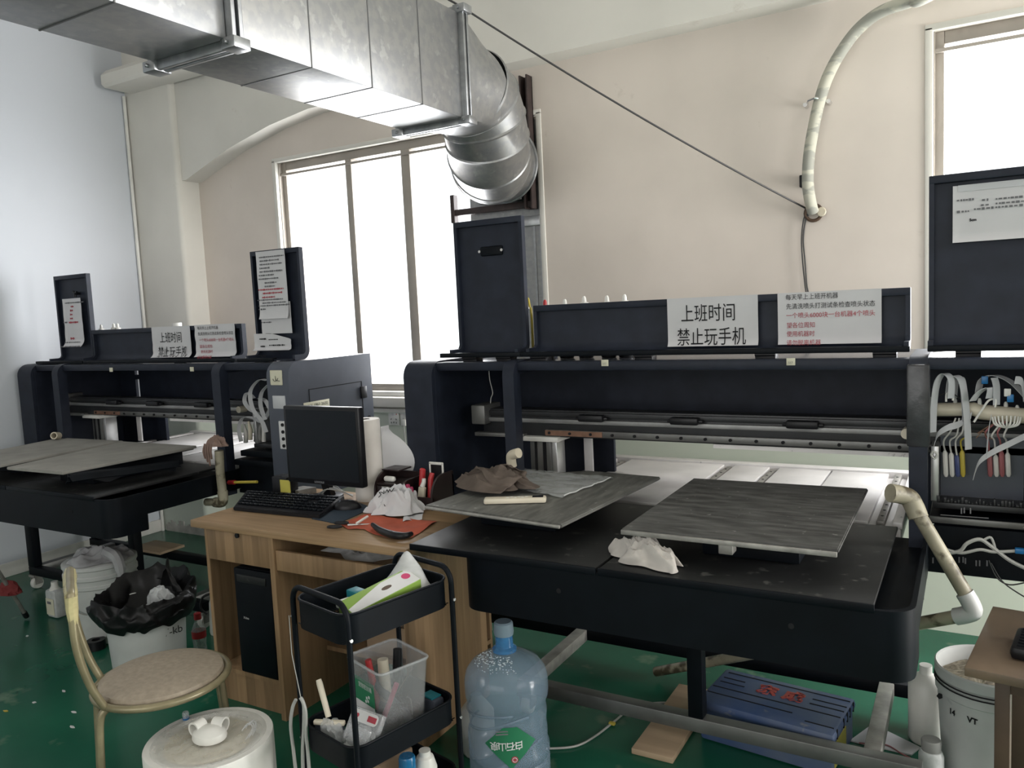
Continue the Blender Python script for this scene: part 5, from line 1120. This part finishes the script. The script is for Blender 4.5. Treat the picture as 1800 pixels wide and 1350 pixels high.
obj('red_print', B().box(.03, .046, -.046, -.012, .0232, .0238, T=PT), M_RED, cd); obj('red_dot', B().lathe([(0, .0238), (.006, .0238), (.006, .0232)], n=12, T=PT @ Matrix.Translation((.038, .03, 0))), M_RED, cd)
b = B(); rag(b, (-.140, .055, zm), .045, .055, .08, 61, 0, 4); on('plastic_bag', b, M_FILM, 'crumpled clear bag at the front corner of the middle trolley tier', 'bag')
b = B(); rag(b, (-.10, -.02, zm), .05, .05, .05, 62, 0, 4); on('plastic_wrapper', b, M_MILKY, 'pale crumpled wrapper under the blister pack', 'wrapper')
sq = thing('squeegee', 'cream squeegee standing in the middle trolley tier', 'squeegee', TT @ Vector((-.17, .08, zm)))
h0, h1, h2, h3 = [TT @ Vector(v_) for v_ in ((-.135, .118, .47), (-.145, .062, .375), (-.172, .10, .358), (-.118, .02, .358))]
obj('handle', B().tube([h0, h0.lerp(h1, .1), h1], [.008, .0095, .0085], 12), M_CREAM, sq)
hd = (h3-h2); an_ = math.atan2(hd.y, hd.x); obj('head', B().box(0, hd.length, -.008, .008, -.006, .008, .004, T=Matrix.Translation(h2) @ Matrix.Rotation(an_, 4, 'Z')), M_CREAM, sq)
obj('rubber_blade', B().box(.003, hd.length-.003, -.002, .002, -.062, -.005, T=Matrix.Translation(h2) @ Matrix.Rotation(an_, 4, 'Z')), M_GREYSIDE, sq)
on('teal_strip', B().box(.142, .18, -.07, -.02, zm+.059, zm+.063, T=None), M_TEAL, 'flat teal plastic strip at the far end of the middle trolley tier', 'strip')
on('foam_block', B().box(.140, .182, -.082, -.01, zm, zm+.058, .006), M_GREYSIDE, 'dark grey block under the teal strip on the trolley', 'block')
b = B(); p = tl(722, 1232, .345)
on('white_wire', B().tube(smooth([p+Vector((.01, .03, .0)), p+Vector((0, 0, .006)), p+Vector((-.002, -.006, -.03)), p+Vector((-.004, -.008, -.10))], 5), .002, 6), M_GWIRE, 'thin white wire hanging over the middle trolley tray', 'wire')
# bottom tier
zb_ = .068
tb_ = thing('taped_bag', 'clear bag with a yellow taped roll on the bottom trolley tier', 'bag', TT @ Vector((-.16, .02, zb_)))
p = tl(598, 1330, .12); b = B(); rag(b, (-.15, .0, zb_), .05, .085, .135, 71, 0, 4); obj('film', b.move(TT), M_FILM, tb_)
obj('yellow_roll', B().tube([(-.15+.0*k, .0+.05*math.cos(2*PI*k/24), zb_+.06+.05*math.sin(2*PI*k/24)) for k in range(24)], .010, 8, loop=True).move(TT), M_TYEL, tb_)
obj('brown_core', B().cyl((-.16, 0, zb_+.06), (-.14, 0, zb_+.06), .036, 20).move(TT), M_CARTON, tb_)
sp_ = thing('spray_bottle', 'spray bottle with a blue trigger cap on the bottom trolley tier', 'bottle', TT @ Vector((.02, -.09, zb_)))
o_ = Vector((.02, -.085, zb_))
obj('bottle_body', B().lathe([(0, 0), (.030, 0), (.031, .01), (.031, .09), (.022, .105), (0, .105)], o_, 20).move(TT), M_LABELW, sp_)
obj('blue_label', B().lathe([(.0316, .02), (.0316, .085)], o_, 20, ang=1).move(TT), M_BLUEPL, sp_)
obj('spray_cap', B().lathe([(0, .165), (.022, .165), (.0255, .158), (.0265, .11), (.024, .104), (0, .104)], o_, 20).move(TT), clear('blue clear cap', (.01, .16, .36), .8, .2), sp_)
o_ = Vector((.085, -.09, zb_)); on('white_bottle', B().lathe([(0, 0), (.034, 0), (.036, .01), (.036, .10), (.026, .135), (.018, .14), (.018, .155), (0, .155)], o_, 22), M_WHITEPL, 'squat white bottle beside the blue capped spray bottle', 'bottle')
gp = thing('wipes_pack', 'green and blue pack lying on the bottom trolley tier', 'pack', TT @ Vector((-.06, -.07, zb_)))
obj('pack', B().box(-.105, -.02, -.125, .0, zb_+.001, zb_+.05, .016).move(TT), M_GREENL, gp); obj('blue_end', B().box(-.0525, -.0195, -.126, .001, zb_+.0005, zb_+.051, .016).move(TT), M_BLUEPL, gp)
on('cardboard_box', B().box(-.02, .11, .0, .10, zb_+.001, zb_+.12, .003), M_CARTON, 'small brown carton at the back of the bottom trolley tier', 'box')
# cord hanging on the near post
cr_ = thing('power_cord', 'pale grey cord looped over the left post of the trolley', 'cord', az(525, 1345, .1))
def tpx(x, y): return (lambda P0: ay(x, y, P0.y))(TT @ Vector((-HL-.02, HW+.02, 0)))
for q_ in ([(520, 1230), (514, 1245), (511, 1275), (516, 1320), (522, 1375)], [(528, 1226), (534, 1240), (534, 1280), (532, 1320), (533, 1375)], [(530, 1228), (537, 1250), (538, 1290), (541, 1320), (545, 1375)]):
    obj('cord_loop', B().tube(smooth([tpx(*p) for p in q_], 6), .0052, 8), M_GWIRE, cr_)
obj('thin_string', B().tube([tpx(508, 1082), tpx(513, 1150), tpx(529, 1228)], .0014, 5), M_GWIRE, cr_)

# ================================================================== CHAIR
sc = Vector((-2.215, 1.525, .45)); fd = Vector((.51, .86, 0)); sd2 = Vector((.86, -.51, 0))
ch = thing('folding_chair', 'gold tube folding chair with a round taupe padded seat', 'chair', (sc.x, sc.y, 0))
R_ = .185
obj('seat_pad', B().lathe([(0, -.018), (R_-.004, -.018), (R_, -.006), (R_-.004, .006), (R_-.03, .014), (R_*.5, .019), (0, .020)], sc, 56), M_SEAT, ch)
obj('seat_ring', B().tube([sc+Vector(((R_+.011)*math.cos(a), (R_+.011)*math.sin(a), -.014)) for a in [2*PI*k/56 for k in range(56)]], .0115, 10, loop=True), M_CHAIR, ch)
bt = [ay(123, 1042, 1.33), ay(140, 1092, 1.52)]
for s in (1, -1):
    e_ = sc-fd*.165+sd2*s*.108
    top = sc-fd*.225+sd2*s*.135+Vector((0, 0, .335)); mid = sc-fd*.225+sd2*s*.14+Vector((0, 0, .20)); low = e_+Vector((0, 0, -.02))
    obj('back_tube', B().tube(smooth([top, mid, sc-fd*.20+sd2*s*.125+Vector((0, 0, .07)), low], 7), .0115, 10), M_CHAIR, ch)
    obj('leg', B().tube(smooth([low, e_-fd*.02+Vector((0, 0, -.06)), e_-fd*.03+Vector((0, 0, -.25)), e_-fd*.04+Vector((0, 0, -.449))], 6), .0115, 10), M_CHAIR, ch)
    fx = sc+fd*.165+sd2*s*.05
    obj('leg', B().tube([fx+Vector((0, 0, -.02)), fx+fd*.03+Vector((0, 0, -.449))], .0105, 10), M_CHAIR, ch)
tp0, tp1 = sc-fd*.225+sd2*.135+Vector((0, 0, .335)), sc-fd*.225-sd2*.135+Vector((0, 0, .335))
br = obj('back_bar', B().tube(smooth([tp0, tp0+Vector((0, 0, .018))-sd2*.02, tp1+Vector((0, 0, .018))+sd2*.02, tp1], 6), .0115, 10), M_CHAIR, ch)
b = B(); b.tube([tp0.lerp(tp1, t)+Vector((0, 0, .006)) for t in (0, .2, .5, .8, 1)], [.017, .019, .018, .020, .017], 12)
b.tube([tp0+Vector((0, 0, .01)), tp0+Vector((0, 0, -.03)), tp0+Vector((0, 0, -.07))], [.018, .016, .013], 10)
for v in b.bm.verts: v.co += v.normal*.0+Vector((noise.noise(v.co*60), noise.noise(v.co*60+Vector((9, 0, 0))), noise.noise(v.co*60+Vector((0, 9, 0)))))*.004
obj('plastic_wrap', b, clear('yellowed film', (.62, .55, .30), .75, .2), br)

# ================================================================== WHITE DRUM IN FRONT
dc = Vector((-1.955, 1.48, 0)); dm = thing('white_drum', 'white lidded plastic drum in the foreground beside the chair', 'drum', dc); Rd = .183; Hd = .325
obj('drum_shell', B().lathe([(0, .001), (Rd-.006, .001), (Rd, .008), (Rd, Hd-.004), (Rd-.002, Hd), (Rd-.03, Hd), (Rd-.036, Hd-.012), (0, Hd-.012)], dc, 64), M_WHITEPL, dm)
va = math.atan2(-dc.y, -dc.x)
b = B().sheet(16, 6, lambda u, v: dc+Vector(((Rd+.001)*math.cos(va-.24+.44*u), (Rd+.001)*math.sin(va-.24+.44*u), .12+(Hd-.012-.12)*v)), .0006); obj('black_panel', b, M_BLKPL, dm)
fs = B()
lid = obj('lid', B().lathe([(0, Hd-.004), (.125, Hd-.004), (.128, Hd-.011), (.10, Hd-.012), (0, Hd-.012)], dc+Vector((0, .0, 0)), 48), M_PVCC, dm)
b = B()
def filmd(u, v):
    r_ = (Rd-.02)*u; a = 2*PI*v; return dc+Vector((r_*math.cos(a), r_*math.sin(a), Hd+.001+.007*abs(noise.noise(Vector((u*4*math.cos(a), u*4*math.sin(a), 1.5))))*min(1, (1-u)*5)))
obj('film_over_lid', B().sheet(14, 56, filmd), clear('creased film', (.72, .72, .68), .38, .1), dm)
pf = thing('pipe_fitting', 'white twin pipe fitting lying on top of the foreground drum', 'fitting', az(367, 1290, Hd))
e1, e2, em = az(348, 1282, Hd+.028), az(388, 1276, Hd+.028), az(368, 1288, Hd+.024)
b = B().lathe([(0, 0), (.052, 0), (.054, .006), (.050, .020), (.03, .032), (0, .036)], n=32); b.move(Matrix.Translation((em.x, em.y, Hd+.009)) @ Matrix.Diagonal((1.0, .85, 1, 1))); obj('fitting_body', b, M_WHITEPL, pf)
cd_ = (CAM-em); cd_.z = 0; cd_.normalize()
for e_, s in ((e1, 1), (e2, -1)):
    dr_ = (cd_*.6+Vector((cd_.y, -cd_.x, 0))*s*.75).normalized()
    p0, p1 = Vector((e_.x, e_.y, Hd+.034))-dr_*.02, Vector((e_.x, e_.y, Hd+.034))+dr_*.014
    ax_ = dr_.to_track_quat('Z', 'Y').to_matrix().to_4x4()
    obj('socket', B().lathe([(0, -.02), (.021, -.02), (.022, .016), (.0165, .016), (.016, -.012), (0, -.012)], n=24, T=Matrix.Translation((e_.x, e_.y, Hd+.034)) @ ax_), M_WHITEPL, pf)
q = az(324, 1262, Hd); cp = thing('bottle_cap', 'small clear cap with a blue base on the foreground drum', 'cap', q)
q = dc+(q-dc)*.93
obj('cap_shell', B().lathe([(0, .003), (.0095, .003), (.0105, .018), (.0085, .024), (0, .024)], (q.x, q.y, Hd), 18), M_CLEAR, cp); obj('blue_base', B().lathe([(0, .0005), (.0095, .0005), (.0105, .005), (0, .006)], (q.x, q.y, Hd), 18), M_BLUEPL, cp)
b = B()
for k in range(3): b.tube(smooth([az(425+6*k, 1285-5*k, Hd+.008+.001*k), az(436+5*k, 1272-3*k, Hd+.020), az(444+3*k, 1280-2*k, Hd+.016), az(432+6*k, 1300-4*k, Hd+.009)], 6), .0022, 6)
solo('tube_coil', b, M_CLEAR, 'small coil of clear tubing on the right of the foreground drum', 'tube')

# ================================================================== BINS AND BOTTLES UNDER THE FAR PRINTER
bc = Vector((-3.05, 2.05, 0)); tbn = thing('trash_bin', 'white bucket lined with a black bag, used as a trash bin', 'bin', bc)
obj('bucket_wall', B().lathe([(0, .002), (.135, .002), (.140, .01), (.160, .38), (.156, .385), (.150, .38), (.132, .012), (0, .012)], bc, 44), M_GREYPL, tbn)
def bagr(u, v):
    a = 2*PI*u; n1 = noise.noise(Vector((2.2*math.cos(a), 2.2*math.sin(a), v*2)))
    if v < .5: t = v/.5; r = .166+.022*math.sin(PI*t*.9)+.014*n1; z = .30+.115*t+.022*n1
    else: t = (v-.5)/.5; r = .172*(1-t)+.105*t+.02*n1; z = .415+.02*math.sin(PI*t)-.10*t+.02*n1
    z += .045*max(0, math.cos(a-2.0))*math.sin(PI*min(1, v*1.2))
    P_ = Vector((r*math.cos(a), r*math.sin(a), z)); k1 = 1-2*abs(noise.noise(P_*9+Vector((3, 1, 4)))); k2 = 1-2*abs(noise.noise(P_*21)); r += .020*k1+.009*k2; z += .014*k2+.012*k1
    return bc+Vector((r*math.cos(a), r*math.sin(a), z))
obj('bin_bag', B().sheet(150, 44, bagr), M_BAG, tbn)
b = B(); rag(b, (bc.x, bc.y, .29), .13, .13, .05, 81, 0, 4); obj('bag_bottom', b, M_BAG, tbn)
def peak(u, v): return bc+Vector((-.06+.16*u*(1-.6*v)+.03*v, .12+.02*math.sin(6*u), .40+.14*v*(1-abs(u-.5))+.01*noise.noise(Vector((u*5, v*5, 1)))))
obj('bag_peak', B().sheet(10, 10, peak, .002), M_BAG, tbn)
b = B(); rag(b, (bc.x+.06, bc.y+.03, .36), .07, .055, .085, 82, 0, 4); solo('crumpled_wrap', b, M_FILM, 'crumpled clear wrap in the black bin bag', 'wrap')
obj('painted_letters', text_bm('T-kb', .04, Matrix.Translation(bc+Vector((.153*math.cos(va+.42), .153*math.sin(va+.42), .26))) @ Matrix.Rotation(va+.42+PI/2, 4, 'Z') @ UPRIGHT), M_INK, tbn)
gc = Vector((-3.80, 2.33, 0)); wb2 = thing('lidded_bucket', 'large white lidded bucket with a grey rag on top', 'bucket', gc)
obj('bucket_wall', B().lathe([(0, .001), (.140, .001), (.145, .008), (.160, .28), (.168, .285), (.168, .30), (.163, .304), (.164, .325), (.171, .33), (.171, .345), (.165, .35), (.166, .375), (.172, .38), (.172, .395), (.165, .40), (0, .402)], gc, 48), M_GREYPL, wb2)
obj('wire_handle', B().tube([gc+Vector((.172*math.cos(a), .172*math.sin(a), .30-.13*math.sin((a+1.9)/1.75*PI))) for a in [-1.9+1.75*k/20 for k in range(21)]], .003, 6), M_RIM, wb2)
q = math.atan2(-gc.y, -gc.x); obj('painted_letters', text_bm('Jrdn', .05, Matrix.Translation(gc+Vector((.158*math.cos(q+.1), .158*math.sin(q+.1), .20))) @ Matrix.Rotation(q+.1+PI/2, 4, 'Z') @ UPRIGHT @ Matrix.Translation((-.07, 0, 0))), M_INK, wb2)
b = B(); crumple(b, (gc.x, gc.y, .4025), .185, .16, .07, 91, .4, 56, 1.6)
b.tube(smooth([gc+Vector((.10, -.02, .445)), gc+Vector((.19, -.03, .43)), gc+Vector((.215, -.03, .36)), gc+Vector((.208, -.02, .29))], 5), [.03]*5+[.026]*5+[.02]*6, 8)
solo('grey_rag', b, M_RAGG, 'greyish cloth draped over the lidded white bucket', 'cloth')
q = az(102, 1083, 0); jc = thing('jerry_can', 'small milky jerry can with a yellowish label left of the bucket', 'can', q)
obj('can_body', B().box(q.x-.05, q.x+.05, q.y-.035, q.y+.035, .001, .155, .018), M_MILKY, jc); obj('can_neck', B().lathe([(0, .15), (.03, .15), (.018, .175), (.018, .195), (0, .195)], (q.x, q.y, 0), 18), M_WHITEPL, jc)
jl = obj('yellow_label', B().box(q.x-.035, q.x+.035, q.y-.037, q.y-.0355, .02, .11, .002), M_STICK, jc); obj('label_print', B().box(q.x-.022, q.x+.012, q.y-.038, q.y-.0368, .08, .094), M_GREYINK, jl)
q = az(170, 1140, 0); solo('tape_roll', B().lathe([(.02, .001), (.042, .001), (.042, .045), (.02, .045), (.02, .001)], (q.x, q.y, 0), 28), M_BLKPL, 'black roll lying on the floor left of the trash bin', 'roll')
q = az(353, 1150, 0); rb = thing('drink_bottle', 'clear drink bottle with a red cap and label beside the desk', 'bottle', q)
obj('bottle_body', B().lathe([(0, .001), (.03, .001), (.032, .01), (.029, .05), (.032, .08), (.032, .12), (.014, .165), (.014, .172), (0, .172)], q, 22), M_CLEAR, rb); obj('red_label', B().lathe([(.0325, .085), (.0325, .118)], q, 22), M_REDPL, rb); obj('red_cap', B().lathe([(0, .200), (.016, .200), (.017, .172), (0, .172)], q, 20), M_REDPL, rb)
q = az(378, 1120, 0)+Vector((-.02, .06, 0)); kt = thing('white_jug', 'white jug with a black loop handle behind the red capped bottle', 'jug', q)
obj('jug_body', B().lathe([(0, .001), (.055, .001), (.057, .01), (.05, .16), (.04, .19), (0, .195)], q, 28), M_WHITEPL, kt)
obj('loop_handle', B().tube(smooth([q+Vector((-.04, -.02, .20)), q+Vector((-.075, -.04, .18)), q+Vector((-.08, -.05, .13)), q+Vector((-.05, -.04, .10))], 6), .006, 8), M_BLKPL, kt)
pts = [az(x, y, .14) for x, y in ((262, 990), (275, 965), (316, 972), (296, 985))]
solo('wooden_board', B().box(-4.62, -4.33, 3.04, 3.22, .139, .155, .002), M_PLY, 'pinkish board lying on the rear rail of the far printer', 'board')
mp = thing('floor_mop', 'mop stick tied with a dark red cloth at the left edge', 'mop', az(48, 1085, .01))
p0, p1 = az(-40, 945, .55), az(47, 1084, .012); obj('stick', B().tube([p0, p1], .010, 8), M_RIM, mp); obj('rubber_foot', B().tube([p1.lerp(p0, .06), p1], .014, 8), M_BLKPL, mp)
b = B(); m_ = p1.lerp(p0, .38); rag(b, m_+Vector((0, 0, -.03)), .07, .05, .07, 101, .4, 4); obj('red_cloth', b, mat('dark red cloth', (.16, .02, .02), .85), mp)
random.seed(5)
for k, (x, y) in enumerate(((10, 1250), (130, 1252), (127, 1278), (112, 1215), (48, 1118), (60, 1235))):
    q = az(x, y, .001); solo('litter_scrap', B().prism([(q.x+.012*math.cos(a)*(1+.5*math.sin(a*2+k)), q.y+.006*math.sin(a)) for a in [2*PI*j/7 for j in range(7)]], 'z', .0005, .003), M_LABELW if k else M_TYEL, ('yellowish', 'long white', 'short white', 'tiny pale', 'far pale', 'thin pale')[k]+' scrap of litter on the green floor left of the chair', 'litter', 'litter on the floor')
